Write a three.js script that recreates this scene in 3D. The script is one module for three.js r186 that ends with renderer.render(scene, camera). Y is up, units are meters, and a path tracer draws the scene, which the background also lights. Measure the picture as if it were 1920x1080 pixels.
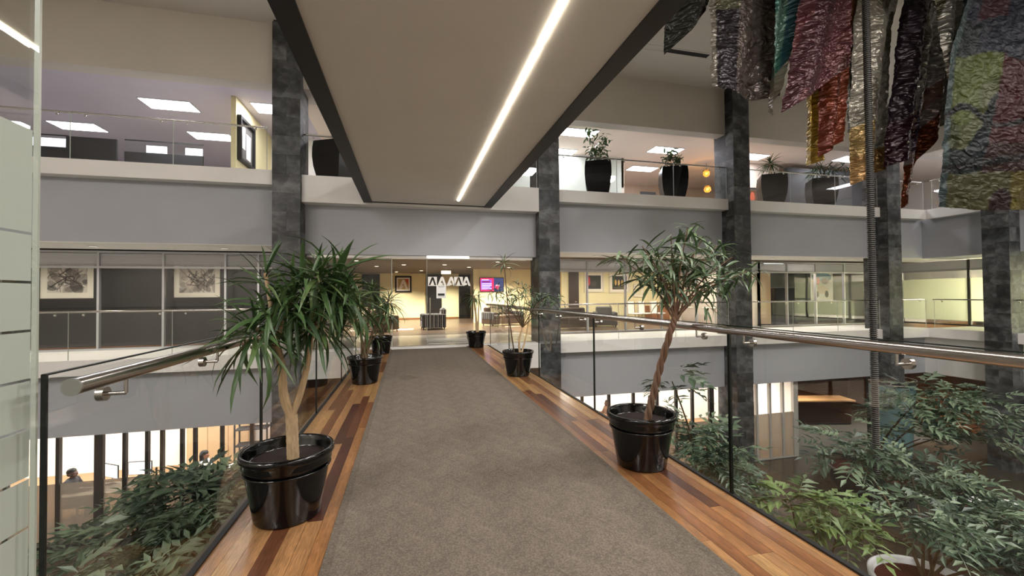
import * as THREE from 'three';
import { RectAreaLightUniformsLib } from 'three/addons/lights/RectAreaLightUniformsLib.js';
import { RoundedBoxGeometry } from 'three/addons/geometries/RoundedBoxGeometry.js';
import { mergeGeometries, mergeVertices } from 'three/addons/utils/BufferGeometryUtils.js';
import { MarchingCubes } from 'three/addons/objects/MarchingCubes.js';

// ---------------------------------------------------------------- camera, exposure, large lights
RectAreaLightUniformsLib.init();
const scene = new THREE.Scene();
scene.background = new THREE.Color(0x000000);
const camera = new THREE.PerspectiveCamera(68.776, 16 / 9, 0.05, 200);
camera.position.set(0, 1.35, 0);
camera.up.set(0.004, 1, 0.018);
camera.lookAt(0.24, 1.35 + 0.017, -0.971);
const renderer = new THREE.WebGLRenderer({ antialias: true });
renderer.toneMapping = THREE.LinearToneMapping;
renderer.toneMappingExposure = 1.85;
renderer.shadowMap.enabled = true;
const POWER = { atrium: 35, led: 42, panel: 14, room: 22, office: 19, recept: 48, corridor: 7 };
const WARM = 0xfff9f4, COOL = 0xf6f5ff, CREAM = 0xfff4e4;
function areaLight(color, intensity, w, d, x, y, z, down = true) {
  const l = new THREE.RectAreaLight(color, intensity, w, d);
  l.position.set(x, y, z);
  l.lookAt(x, y + (down ? -1 : 1), z);
  scene.add(l);
  return l;
}

// ---------------------------------------------------------------- helpers
let seed = 20240611;
const rnd = () => { seed = (seed * 1664525 + 1013904223) >>> 0; return seed / 4294967296; };
const rr = (a, b) => a + (b - a) * rnd();
const pick = (a) => a[Math.floor(rnd() * a.length)];
const taken = new Map();
function numbered(n) {
  if (!taken.has(n)) { taken.set(n, 0); return n; }
  const k = taken.get(n) + 1; taken.set(n, k);
  return n + '_' + String(k).padStart(3, '0');
}
function tag(o, label, category, group, kind) {
  o.userData.label = label; o.userData.category = category;
  if (group) o.userData.group = group;
  if (kind) o.userData.kind = kind;
  return o;
}
function thing(name, label, category, [x, y, z] = [0, 0, 0], ry = 0, group, kind) {
  const g = new THREE.Group(); g.name = numbered(name); g.position.set(x, y, z); g.rotation.y = ry;
  scene.add(g); return tag(g, label, category, group, kind);
}
function part(name, geo, mat, parent) {
  const m = new THREE.Mesh(geo, mat); m.name = name; m.castShadow = m.receiveShadow = true; parent.add(m); return m;
}
function solo(name, geo, mat, label, category, group, kind) {
  const m = part(numbered(name), geo, mat, scene); return tag(m, label, category, group, kind);
}
const struct = (name, geo, mat, label, category = 'wall') => solo(name, geo, mat, label, category, null, 'structure');
function metreUV(g) {
  const p = g.attributes.position, n = g.attributes.normal, uv = new Float32Array(p.count * 2);
  for (let i = 0; i < p.count; i++) {
    const ax = Math.abs(n.getX(i)), ay = Math.abs(n.getY(i)), az = Math.abs(n.getZ(i));
    let u, v;
    if (ay >= ax && ay >= az) { u = p.getX(i); v = p.getZ(i); } else if (ax >= az) { u = p.getZ(i); v = p.getY(i); } else { u = p.getX(i); v = p.getY(i); }
    uv[2 * i] = u; uv[2 * i + 1] = v;
  }
  g.setAttribute('uv', new THREE.BufferAttribute(uv, 2));
  return g;
}
// box from corner ranges
const br = (x0, x1, y0, y1, z0, z1) => metreUV(new THREE.BoxGeometry(Math.abs(x1 - x0), Math.abs(y1 - y0), Math.abs(z1 - z0)).translate((x0 + x1) / 2, (y0 + y1) / 2, (z0 + z1) / 2));
const sheetX = (x, y0, y1, z0, z1) => new THREE.PlaneGeometry(Math.abs(z1 - z0), y1 - y0).rotateY(Math.PI / 2).translate(x, (y0 + y1) / 2, (z0 + z1) / 2);
const sheetZ = (x0, x1, y0, y1, z) => new THREE.PlaneGeometry(x1 - x0, y1 - y0).translate((x0 + x1) / 2, (y0 + y1) / 2, z);
const rb = (w, h, d, r, x = 0, y = 0, z = 0, s = 2) => metreUV(new RoundedBoxGeometry(w, h, d, s, r).translate(x, y, z));
const cyl = (r0, r1, h, x = 0, y = 0, z = 0, n = 20) => new THREE.CylinderGeometry(r0, r1, h, n).translate(x, y, z);
function rod(a, b, r, n = 10, r2 = r) {
  const A = new THREE.Vector3(...a), B = new THREE.Vector3(...b), d = B.clone().sub(A), L = d.length();
  const g = new THREE.CylinderGeometry(r2, r, L, n).translate(0, L / 2, 0);
  g.applyQuaternion(new THREE.Quaternion().setFromUnitVectors(new THREE.Vector3(0, 1, 0), d.normalize()));
  return g.translate(...a);
}
const tube = (pts, r, seg = 24, n = 8, closed = false) => new THREE.TubeGeometry(new THREE.CatmullRomCurve3(pts.map((p) => new THREE.Vector3(...p)), closed), seg, r, n, closed);
const merge = (list) => mergeGeometries(list.map((g) => { const q = g.index ? g.toNonIndexed() : g; for (const k of Object.keys(q.attributes)) if (!['position', 'normal', 'uv'].includes(k)) q.deleteAttribute(k); return q; }));
// tileable value noise
function noiseGrid(n, s) { let q = s >>> 0; const a = new Float32Array(n * n); for (let i = 0; i < n * n; i++) { q = (q * 1664525 + 1013904223) >>> 0; a[i] = q / 4294967296; } return a; }
function makeNoise(s) {
  const g = noiseGrid(64, s);
  return (x, y, period) => { // period cells across 0..1
    x *= period; y *= period;
    const xi = Math.floor(x), yi = Math.floor(y), fx = x - xi, fy = y - yi, u = fx * fx * (3 - 2 * fx), v = fy * fy * (3 - 2 * fy);
    const at = (a, b) => g[(((b % period) + period) % period % 64) * 64 + (((a % period) + period) % period % 64)];
    return (at(xi, yi) * (1 - u) + at(xi + 1, yi) * u) * (1 - v) + (at(xi, yi + 1) * (1 - u) + at(xi + 1, yi + 1) * u) * v;
  };
}
function tex(n, fn, srgb = true, rep = 1, repY = rep) {
  const d = new Uint8Array(n * n * 4);
  for (let y = 0; y < n; y++) for (let x = 0; x < n; x++) {
    const c = fn(x / n, y / n), i = (y * n + x) * 4;
    for (let k = 0; k < 3; k++) d[i + k] = Math.max(0, Math.min(255, c[k] * 255)); d[i + 3] = 255;
  }
  const t = new THREE.DataTexture(d, n, n); t.wrapS = t.wrapT = THREE.RepeatWrapping; t.magFilter = THREE.LinearFilter; t.minFilter = THREE.LinearMipmapLinearFilter; t.generateMipmaps = true;
  if (srgb) t.colorSpace = THREE.SRGBColorSpace; t.repeat.set(rep, repY); t.needsUpdate = true; return t;
}
const N1 = makeNoise(11), N2 = makeNoise(77), N3 = makeNoise(391);
const fbm = (N, x, y, p, o = 4) => { let s = 0, a = 0.5, t = 0; for (let k = 0; k < o; k++) { s += a * N(x, y, Math.min(64, p << k)); t += a; a *= 0.5; } return s / t; };
const std = (color, roughness = 0.6, extra = {}) => new THREE.MeshStandardMaterial({ color, roughness, ...extra });
const phys = (o) => new THREE.MeshPhysicalMaterial(o);

// ---------------------------------------------------------------- materials
const plasterBump = tex(256, (x, y) => { const v = fbm(N1, x, y, 16, 3); return [v, v, v]; }, false, 0.8);
const plasterTone = tex(256, (x, y) => { const v = 0.955 + 0.045 * fbm(N2, x, y, 4, 4); return [v, v, v]; }, true, 0.25);
const paint = (c, r = 0.75) => std(c, r, { map: plasterTone, bumpMap: plasterBump, bumpScale: 0.0012 });
const slateMaps = [0, 1, 2].map((k) => tex(256, (x, y) => {
  const w = fbm(N1, x + 0.13 * k, y, 3, 4), q = fbm(N2, x + 0.5 * w, y * 1 + 0.21 * k, 5, 5), vein = Math.pow(1 - Math.abs(2 * fbm(N3, x + 0.35 * q, y + 0.3 * k, 4, 4) - 1), 3);
  const b = 0.31 + 0.34 * (q - 0.5) + 0.16 * (vein - 0.4) + 0.22 * (w - 0.5);
  return [b * 1.0, b * 1.02, b * 1.03];
}, true, 0.9));
const slateBump = tex(256, (x, y) => { const v = fbm(N2, x + 0.4 * fbm(N1, x, y, 3, 3), y, 6, 5); return [v, v, v]; }, false, 0.9);
const M = {
  soffit: paint(0xf0eae2, 0.8), white: paint(0xf7f5f1, 0.6), grey: paint(0xb4b6bb, 0.8), upperWall: paint(0xcfc8bd, 0.8), ceilingWhite: paint(0xe6e1d9, 0.85),
  mauve: paint(0xcdc6d0, 0.8), cream: paint(0xf2e6b4, 0.8), pinkish: paint(0xe8d9ca, 0.8), plainWhite: paint(0xf4f2ec, 0.8), paleGreen: paint(0xdfe6dc, 0.8),
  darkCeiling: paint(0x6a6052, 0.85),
  blackSteel: std(0x1f1f1f, 0.5, { metalness: 0.2 }),
  steel: std(0xb9b4ae, 0.22, { metalness: 1 }), brushed: std(0xb5b3b0, 0.36, { metalness: 1 }),
  aluminium: std(0xb9babd, 0.4, { metalness: 0.55 }),
  glass: phys({ color: 0xfbfdfc, roughness: 0.0, transmission: 1, thickness: 0, ior: 1.5 }),
  darkGlass: phys({ color: 0x8d938f, roughness: 0.03, transmission: 1, thickness: 0, ior: 1.5 }),
  glassEdge: std(0x0d1411, 0.25), glassEdgeLight: std(0xa6aca2, 0.3),
  film: phys({ color: 0xc2cac1, roughness: 0.8, transmission: 0.3, thickness: 0 }),
  frost: phys({ color: 0xb3ada4, roughness: 0.5, transmission: 0.85, thickness: 0 }),
  frostGreen: phys({ color: 0xeef2e2, roughness: 0.7, transmission: 0.75, thickness: 0 }),
  tealGlass: phys({ color: 0x93b9bd, roughness: 0.2, transmission: 0.5, thickness: 0 }),
  black: std(0x0c0c0c, 0.6), charcoal: std(0x232324, 0.75), darkPanel: phys({ color: 0x0f0e0c, roughness: 0.35 }),
  pot: phys({ color: 0x030303, roughness: 0.12 }),
  planter: phys({ color: 0x070708, roughness: 0.35, specularIntensity: 0.45 }),
  soil: std(0x2a1a12, 1, { map: tex(128, (x, y) => { const v = 0.5 + 0.5 * fbm(N3, x, y, 16, 3); return [v, v * 0.92, v * 0.85]; }, true, 3) }),
  redSoil: std(0x6b3020, 1, { map: tex(128, (x, y) => { const v = 0.5 + 0.5 * fbm(N3, x, y, 16, 3); return [v, v, v]; }, true, 3) }),
  whiteBowl: std(0xe9ebec, 0.4), darkBowl: std(0x3a2e26, 0.5), orange: std(0xa06a42, 0.6), chairWhite: std(0xe6e2d8, 0.5), woodBeige: std(0xc4a884, 0.55),
  brownLeather: std(0x4a3626, 0.55), taupe: std(0x6b5a47, 0.85), greyFabric: std(0x6a6661, 0.9), paper: std(0xf1efe8, 0.7), ink: std(0x26262a, 0.7),
  artFrame: std(0x17100f, 0.4), mat: std(0xefe7d6, 0.8), lightFrame: std(0xe2d9bd, 0.5), skin: std(0x8d5d43, 0.6), darkSkin: std(0x4a2d20, 0.6), hair: std(0x0d0a09, 0.7),
  shirtWhite: std(0xe6dcd0, 0.85), shirtDark: std(0x1b1b20, 0.85), shirtTan: std(0x7d5b45, 0.85), trousers: std(0x22242b, 0.9), louvre: std(0xd2d2d5, 0.6),
  bark: std(0xcfb692, 0.85, { map: tex(128, (x, y) => { const r = 0.78 + 0.22 * fbm(N1, x, y, 8, 3) - 0.28 * Math.pow(Math.max(0, Math.sin(y * 6.283 * 9 + 2 * N2(x, y, 4))), 12); return [r, r * 0.98, r * 0.95]; }, true, 1, 3) }),
  barkDark: std(0x8f6f5a, 0.85, { map: tex(128, (x, y) => { const r = 0.65 + 0.4 * fbm(N1, x * 1, y, 16, 3); return [r, r, r]; }, true, 1, 4) }),
  twig: std(0x55452f, 0.8),
};
const emit = (c, k) => std(0xffffff, 0.5, { emissive: c, emissiveIntensity: k });
const GLOW = { led: emit(0xfff3dd, 6), panel: emit(0xfdfbff, 3.2), down: emit(0xfff0cf, 3), dim: emit(0xfff0dc, 0.35), bulb: emit(0xffc46a, 2), screen: emit(0xeef0ff, 0.75) };
const leafMats = [0x35502a, 0x456136, 0x2b4425, 0x58703f].map((c) => phys({ color: c, roughness: 0.42, transmission: 0.12, thickness: 0, side: THREE.DoubleSide }));
const ficusMats = [0x48603f, 0x5f7550, 0x384f33, 0x74876a].map((c) => phys({ color: c, roughness: 0.4, transmission: 0.12, thickness: 0, side: THREE.DoubleSide }));
const frondMats = [0x4b5f49, 0x5f7259, 0x384a3b, 0x778a6e].map((c) => phys({ color: c, roughness: 0.4, transmission: 0.12, thickness: 0, side: THREE.DoubleSide }));
const limeMats = [0x647d45, 0x72894f, 0x54693c].map((c) => phys({ color: c, roughness: 0.45, transmission: 0.15, thickness: 0, side: THREE.DoubleSide }));

const FU = 4.42, FL = -4.42;             // upper and lower floor levels (bridge level is 0)
const ZL = -11.2, ZR = -11.55, ZM = -11.25;   // slab faces left, right and at the landing
const XW = 18.87;                        // slab face of the right wing

// ================================================================ STRUCTURE
// ---- atrium envelope
struct('ceiling', br(-15, 30, 8.05, 8.35, -11.9, 9), M.ceilingWhite, 'pale flat ceiling high above the atrium', 'ceiling');
struct('wall_rear', br(-15, 30, FL - 0.3, 8.35, 9, 9.3), M.upperWall, 'plain pale wall behind the viewer closing the atrium');
struct('wall_left', br(-15.3, -15, FL - 0.3, 8.35, -26, 9.3), M.upperWall, 'plain pale side wall far left of the bridge');
struct('wall_right', br(30, 30.3, FL - 0.3, 8.35, -26, 9.3), M.upperWall, 'plain pale side wall far right of the bridge');
struct('wall_far', br(-15.3, 30.3, FL - 0.3, 8.35, -26.3, -26), M.plainWhite, 'white rear wall behind all the far rooms');
for (const [x, z] of [[-11, 3.6], [-5.2, 3.6], [-8, 6.2], [-12.8, 6.2], [6, -1], [11, -1], [16, -1], [6, 3.5], [11, 3.5]]) {
  const t = thing('ceiling_lamp', 'square flush lamp in the atrium ceiling above the frame', 'lamp', [x, 8.05, z], 0, 'atrium ceiling lamps');
  part('housing', br(-0.8, 0.8, -0.03, 0, -0.8, 0.8), M.aluminium, t);
  part('diffuser', br(-0.74, 0.74, -0.04, -0.03, -0.74, 0.74), GLOW.panel, t);
  areaLight(WARM, POWER.atrium, 1.48, 1.48, x, 8.0, z);
}
// ---- slab faces: floors of the two facades and the right wing
const carpetGrey = paint(0x97918a, 0.95);
for (const [side, x0, x1, zf] of [['left', -15, -3.1, ZL], ['right', 3.9, XW, ZR]]) {
  const xe = side === 'right' ? 30 : x1;
  struct('floor', br(x0, side === 'right' ? XW : x1, FU - 0.35, FU, zf, zf - 2), M.white, `white edge slab of the upper floor ${side === 'left' ? 'left' : 'right'} of the bridge`, 'floor');
  struct('floor', br(x0, xe, FU - 0.3, FU - 0.01, zf - 2, -26), carpetGrey, `upper office floor deep on the ${side} side`, 'floor');
  struct('floor', br(x0, side === 'right' ? XW : x1, -0.34, 0, zf, zf - 2), M.white, `white edge slab of the bridge-level gallery on the ${side} side`, 'floor');
  struct('floor', br(x0, xe, -0.3, -0.005, zf - 2, -26), std(0x6e5236, 0.3), `polished brown office floor at bridge level on the ${side} side`, 'floor');
  const bk = struct('wall_' + side + '_bulkhead', br(x0, xe, 2.63, FU - 0.35, zf - 0.3, zf - 1.95), M.grey, `grey bulkhead band over the bridge-level gallery on the ${side} side`, 'wall');
  part('soffit_lining', br(x0, xe, 2.62, 2.63, zf - 0.3, zf - 1.8), M.plainWhite, bk);
  struct('wall_' + side + '_lower_bulkhead', br(x0, xe, -1.72, -0.34, zf - 0.3, zf - 0.75), M.grey, `grey bulkhead band over the ground-floor glazing on the ${side} side`, 'wall');
  struct('wall_' + side + '_upper_bulkhead', br(x0, xe, 6.56, 8.05, zf - 0.1, zf - 0.5), M.upperWall, `tall cream bulkhead above the upper gallery on the ${side} side`, 'wall');
}
struct('ceiling', br(-15, -2.9, 6.8, 7, ZL - 0.5, -26), M.mauve, 'mauve ceiling of the upper left office', 'ceiling');
struct('ceiling', br(-2.9, 30, 6.8, 7, ZR - 0.5, -26), M.pinkish, 'warm pale ceiling of the upper right offices', 'ceiling');
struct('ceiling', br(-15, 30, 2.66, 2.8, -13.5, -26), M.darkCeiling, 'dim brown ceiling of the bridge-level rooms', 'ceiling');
struct('ceiling', br(-15, 30, -1.5, -1.35, -12.3, -26), M.plainWhite, 'white ceiling of the ground-floor offices', 'ceiling');
// centre bay between the two middle columns
struct('floor', br(-2.55, 3.58, 3.69, 4.36, ZM, ZM - 0.5), M.white, 'deep white landing edge under the upper bridge end', 'floor');
struct('floor', br(-2.95, 3.95, 3.9, 4.35, ZM - 0.5, -26), carpetGrey, 'upper landing floor behind the bridge end', 'floor');
struct('floor', br(-2.55, 3.58, -0.68, -0.004, ZM, ZM - 0.5), M.white, 'deep white landing edge where the carpeted bridge ends', 'floor');
struct('wall_centre_bulkhead', br(-2.6, 3.62, 2.44, 3.7, -11.6, -12.9), M.grey, 'grey bulkhead above the glass entrance at the bridge end', 'wall');
struct('wall_centre_upper_bulkhead', br(-2.6, 3.62, 6.56, 8.05, -11.4, -12.3), M.upperWall, 'cream bulkhead over the upper landing', 'wall');
struct('floor', br(-2.95, 3.95, -0.4, -0.002, ZM - 0.5, -14.8), std(0xb9b2a6, 0.18), 'glossy pale tiles just inside the entrance', 'floor');
struct('floor', br(-2.95, 3.95, -0.4, 0, -14.8, -26), std(0x4f3f30, 0.28), 'dark timber floor of the reception lounge', 'floor');
// right wing, running towards the viewer
for (const [y0, y1, what] of [[FU - 0.35, FU, 'upper'], [-0.34, 0, 'bridge-level']])
  struct('floor', br(XW, 30, y0, y1, ZR, 9), M.white, `white ${what} slab edge of the far right wing`, 'floor');
struct('wall_wing_bulkhead', br(XW + 0.25, 21.1, 2.62, FU - 0.35, ZR - 0.3, 9), M.grey, 'grey bulkhead band of the far right wing', 'wall');
struct('wall_wing_lower_bulkhead', br(XW + 0.25, XW + 0.7, -1.72, -0.34, ZR - 0.3, 9), M.white, 'pale bulkhead under the far right wing gallery', 'wall');
struct('wall_wing_upper_bulkhead', br(XW + 0.1, XW + 0.8, 6.56, 8.05, ZR - 0.2, 9), M.upperWall, 'cream bulkhead of the far right wing', 'wall');
struct('ceiling', br(XW + 0.7, 30, 6.8, 7, ZR - 0.9, 9), M.pinkish, 'warm ceiling over the right wing upper gallery', 'ceiling');
struct('ceiling', br(21, 30, 2.66, 2.8, -13.6, 9), M.cream, 'cream ceiling behind the frosted wing glazing', 'ceiling');
struct('wall_wing_room', br(25, 25.2, 0, 6.8, -26, 9), M.plainWhite, 'cream rear wall of the wing rooms', 'wall');

// ---- ground floor with individually laid tiles
{
  const f = struct('floor', br(-15, 30, FL - 0.3, FL - 0.012, -26, 9), std(0x2e2a24, 0.7), 'dark stone tiled ground floor below the bridge', 'floor');
  const tone = tex(128, (x, y) => { const v = 0.82 + 0.3 * (fbm(N2, x, y, 5, 4) - 0.5); return [v, v, v]; }, true, 0.7);
  const mats = [0x5a5347, 0x544d42, 0x625a4c].map((c) => std(c, 0.22, { map: tone }));
  const g = metreUV(new THREE.BoxGeometry(0.893, 0.014, 0.893));
  for (let i = 0; i < 18; i++) for (let j = 0; j < 12; j++) {
    if (i < 3 && j < 3) continue;
    const m = part('tile', g, mats[(i * 7 + j * 5 + (i * j) % 3) % 3], f); m.position.set(4.0 + i * 0.9, FL - 0.006, -11.6 + j * 0.9);
  }
  for (let i = 0; i < 9; i++) for (let j = 0; j < 9; j++) { const m = part('tile', g, mats[(i * 3 + j * 5) % 3], f); m.position.set(-10.4 + i * 0.9, FL - 0.006, -11.6 + j * 0.9); }
}
// ---- the carpeted bridge
{
  const f = struct('floor', br(-1.05, 2.12, -0.32, -0.022, 6, ZM), std(0x3a2a1c, 0.8), 'timber and carpet deck of the bridge', 'floor');
  const grain = [0, 1, 2].map((k) => tex(256, (x, y) => { const g = fbm(N1, x + 0.3 * k, y + 0.05 * fbm(N2, x, y, 4, 3), 2, 3), l = fbm(N3, x * 1 + 0.2 * k, y, 32, 2); const v = 0.78 + 0.26 * (l - 0.5) + 0.32 * (g - 0.5); return [v, v * 0.98, v * 0.95]; }, true, 6, 0.7));
  const tones = [0xc49465, 0xb58254, 0xa06c45, 0xd2a670, 0x7d4f36, 0x8f6140, 0x613a2c];
  const wood = tones.map((c, i) => phys({ color: c, roughness: 0.34, map: grain[i % 3], clearcoat: 0.5, clearcoatRoughness: 0.14 }));
  for (const [x0, x1, n] of [[-1.02, -0.42, 7], [1.52, 2.09, 7]]) {
    const w = (x1 - x0) / n;
    for (let i = 0; i < n; i++) {
      let z = 3 - rr(0, 1.6);
      while (z > ZM) {
        const L = Math.min(rr(1.0, 2.6), z - ZM);
        const edge = (x0 < 0 && i === 0) || (x0 > 0 && i === n - 1);
        part('plank', br(x0 + i * w + 0.0008, x0 + (i + 1) * w - 0.0008, -0.024, 0, z - 0.0008, z - L + 0.0008), edge ? wood[pick([0, 3])] : wood[pick([0, 0, 1, 1, 2, 2, 3, 4, 5, 6])], f);
        z -= L;
      }
    }
  }
  const beamGrey = std(0x3c4038, 0.6);
  part('edge_beam', br(-1.1, -1.05, -0.5, -0.03, 6, ZM), beamGrey, f);
  part('edge_beam', br(2.12, 2.17, -0.5, -0.03, 6, ZM), beamGrey, f);
  part('glass_channel', br(-1.045, -1.015, -0.05, 0.012, 6, ZM), M.blackSteel, f);
  part('glass_channel', br(2.085, 2.115, -0.05, 0.012, 6, ZM), M.blackSteel, f);
  // carpet runner
  const carpetMap = tex(512, (x, y) => {
    const wv = 0.5 + 0.5 * Math.sin((x * 64 + 0.8 * Math.sin(y * 6.283 * 32)) * 6.283) * Math.sin(y * 64 * 6.283);
    const v = 0.7 + 0.16 * (wv - 0.5) + 0.22 * (N1(x, y, 64) - 0.5) + 0.1 * (fbm(N3, x, y, 5, 3) - 0.5);
    return [v, v * 0.965, v * 0.91];
  }, true, 2.6);
  const carpetBump = tex(512, (x, y) => { const v = 0.5 + 0.3 * Math.sin(x * 64 * 6.283) * Math.sin(y * 64 * 6.283) + 0.5 * (N2(x, y, 64) - 0.5); return [v, v, v]; }, false, 2.6);
  const pile = std(0x9c938b, 1, { map: carpetMap, bumpMap: carpetBump, bumpScale: 0.004 });
  const pileEdge = std(0x8a827a, 1, { map: carpetMap, bumpMap: carpetBump, bumpScale: 0.003 });
  const c = thing('carpet_runner', 'long grey-brown woven carpet runner down the bridge', 'carpet', [0, 0, 0]);
  part('carpet_field', br(-0.376, 1.484, -0.02, 0.008, 4, -10.98), pile, c);
  part('border', br(-0.426, -0.376, -0.02, 0.007, 4, -11.02), pileEdge, c);
  part('border', br(1.484, 1.534, -0.02, 0.007, 4, -11.02), pileEdge, c);
  part('border', br(-0.376, 1.484, -0.02, 0.007, -10.98, -11.02), pileEdge, c);
  const stain = std(0x80776e, 1, { map: carpetMap });
  for (const [x, z, a, b] of [[-0.02, -7.15, 0.15, 0.17]]) {
    const s = new THREE.CircleGeometry(1, 28), p = s.attributes.position;
    for (let i = 1; i < p.count; i++) { const k = 0.75 + 0.5 * N1(i / 28, z * 0.1, 8); p.setXY(i, p.getX(i) * k, p.getY(i) * k); }
    part('stain', metreUV(s.rotateX(-Math.PI / 2).scale(a, 1, b).translate(x, 0.0088, z)), stain, c);
  }
}
// ---- upper bridge overhead with its LED line
{
  const f = struct('ceiling', br(-0.88, 2.01, 3.76, 4.1, 6, ZM), M.soffit, 'wide plain soffit of the upper bridge overhead', 'ceiling');
  part('edge_beam', br(-1.09, -0.88, 3.735, 4.4, 6, ZM), M.blackSteel, f);
  part('edge_beam', br(2.01, 2.22, 3.735, 4.4, 6, ZM), M.blackSteel, f);
  part('end_trim', br(-0.88, 2.01, 3.745, 3.76, ZM + 0.06, ZM), M.blackSteel, f);
  part('deck', br(-0.88, 2.01, 4.1, 4.36, 6, ZM), M.soffit, f);
  const t = thing('led_strip_light', 'thin glowing LED line along the soffit over the bridge', 'lamp', [1.245, 3.759, 0]);
  const joints = [4.4, 3.05, 1.7, 0.35, -1.1, -2.48, -3.83, -5.2, -6.55, -7.9, -9.25, -10.65];
  for (let i = 0; i + 1 < joints.length; i++) part('led_segment', br(-0.021, 0.021, -0.02, 0, joints[i] - 0.015, joints[i + 1] + 0.015), GLOW.led, t);
  for (const z of joints.slice(1, -1)) part('joint', br(-0.018, 0.018, -0.014, 0, z - 0.015, z + 0.015), M.aluminium, t);
  areaLight(WARM, POWER.led, 0.05, 15.0, 1.245, 3.734, -3.1);
}
// ---- columns, each clad with slate tiles
{
  const mats = []; for (const m of slateMaps) for (const c of [0xffffff, 0xd8dadb, 0xb6babd, 0xf2f0ee]) mats.push(std(c, 0.5, { map: m, bumpMap: slateBump, bumpScale: 0.006 }));
  const rowH = 0.46, y0 = FL, rows = 27;
  const labels = ['slate-clad column at the left of the bridge end', 'slate-clad column at the right of the bridge end', 'slate-clad column behind the potted tree with braided trunk', 'slate-clad column near the inner corner, behind the dark mesh pole', 'slate-clad column of the right wing, furthest right in view'];
  [[-2.84, -11.54, 0.62, 0.88], [3.9, -11.74, 0.62, 0.88], [10.44, -11.74, 0.62, 0.88], [16.92, -11.74, 0.62, 0.88], [19.04, -9.52, 0.88, 0.66]].forEach(([cx, cz, w, d], k) => {
    const c = thing('stone_column', labels[k], 'column', [cx, y0, cz]);
    part('core', br(-w / 2 + 0.02, w / 2 - 0.02, 0, 12.47, -d / 2 + 0.02, d / 2 - 0.02), M.charcoal, c);
    const face = (len, put) => {
      for (let r = 0; r < rows; r++) {
        const cuts = (r + k) % 3 === 1 && len < 0.7 ? [0, 0.5, 1] : len > 0.7 ? [0, (r % 2 ? 0.62 : 0.38), 1] : [0, 1];
        for (let q = 0; q + 1 < cuts.length; q++) put(cuts[q] * len - len / 2 + 0.0015, cuts[q + 1] * len - len / 2 - 0.0015, r * rowH + 0.0015, (r + 1) * rowH - 0.0015, 0.02 + rr(-0.002, 0.004));
      }
    };
    const off = () => [rr(0, 3), rr(0, 3)];
    const shift = (g) => { const [a, b] = off(), u = g.attributes.uv; for (let i = 0; i < u.count; i++) u.setXY(i, u.getX(i) + a, u.getY(i) + b); return g; };
    if (k < 4) {
      face(w, (a, b, c0, c1, t) => part('stone_tile', shift(br(a, b, c0, c1, d / 2 - 0.02, d / 2 - 0.02 + t)), pick(mats), c));
      for (const s of [-1, 1]) face(d - 0.04, (a, b, c0, c1, t) => part('stone_tile', shift(br(s * (w / 2 - 0.02), s * (w / 2 - 0.02 + t), c0, c1, a, b)), pick(mats), c));
    } else {
      face(d, (a, b, c0, c1, t) => part('stone_tile', shift(br(-w / 2 + 0.02, -w / 2 + 0.02 - t, c0, c1, a, b)), pick(mats), c));
      for (const s of [-1, 1]) face(w - 0.04, (a, b, c0, c1, t) => part('stone_tile', shift(br(a, b, c0, c1, s * (d / 2 - 0.02), s * (d / 2 - 0.02 + t))), pick(mats), c));
    }
  });
}

// ================================================================ BALUSTRADES
const bracketGeo = merge([new THREE.CylinderGeometry(0.024, 0.024, 0.022, 18).rotateX(Math.PI / 2).translate(0, 0, 0.012), rod([0, 0, 0.02], [0, 0, 0.078], 0.007, 10), rod([0, 0, 0.078], [0, 0.055, 0.078], 0.006, 10), br(-0.02, 0.02, 0.05, 0.056, 0.064, 0.092)]);
const bracketFar = merge([new THREE.CylinderGeometry(0.024, 0.024, 0.02, 8).rotateX(Math.PI / 2).translate(0, 0, 0.01), rod([0, 0, 0.02], [0, 0.05, 0.07], 0.008, 6)]);
// bridge sides: glass in the plane x = gx, rail on the inner side
function bridgeBalustrade(gx, inward, joints, y0, yTop, railY, railEnds, label) {
  const t = thing('glass_balustrade', label, 'balustrade', [gx, y0, 0]);
  for (let i = 0; i + 1 < joints.length; i++) {
    const a = joints[i] - 0.006, b = joints[i + 1] + 0.006;
    const p = part('glass_panel', sheetX(0, 0, yTop, a, b), M.glass, t);
    part('dark_edge', br(-0.0066, 0.0066, 0.012, yTop, a + 0.002, a - 0.006), M.glassEdge, p);
    part('dark_edge', br(-0.0066, 0.0066, 0.012, yTop, b + 0.006, b - 0.002), M.glassEdge, p);
    part('top_edge', br(-0.0064, 0.0064, yTop - 0.004, yTop + 0.001, a, b), M.glassEdge, p);
  }
  const rx = 0.08 * inward, [r0, r1] = railEnds;
  part('handrail', rod([rx, railY, r0], [rx, railY, r1], 0.0245, 28), M.steel, t);
  for (const z of railEnds) part('end_cap', rod([rx, railY, z - 0.004], [rx, railY, z + 0.004], 0.0255, 28), M.brushed, t);
  const spots = [];
  for (let i = 0; i < joints.length; i++) {
    if (i > 0) spots.push(joints[i] + 0.22);
    if (i + 1 < joints.length) spots.push(joints[i] - 0.22, (joints[i] + joints[i + 1]) / 2);
  }
  for (const z of spots) if (z < r0 - 0.05 && z > r1 + 0.05) { const m = part('bracket', bracketGeo, M.steel, t); m.position.set(0.006 * inward, railY - 0.068, z); m.rotation.y = inward > 0 ? Math.PI / 2 : -Math.PI / 2; }
}
bridgeBalustrade(-1.03, 1, [-1.515, -3.39, -5.27, -7.15, -9.03, -10.95], 0, 1.13, 1.093, [-1.5, -10.95], 'glass balustrade with steel handrail along the left side of the bridge');
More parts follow.
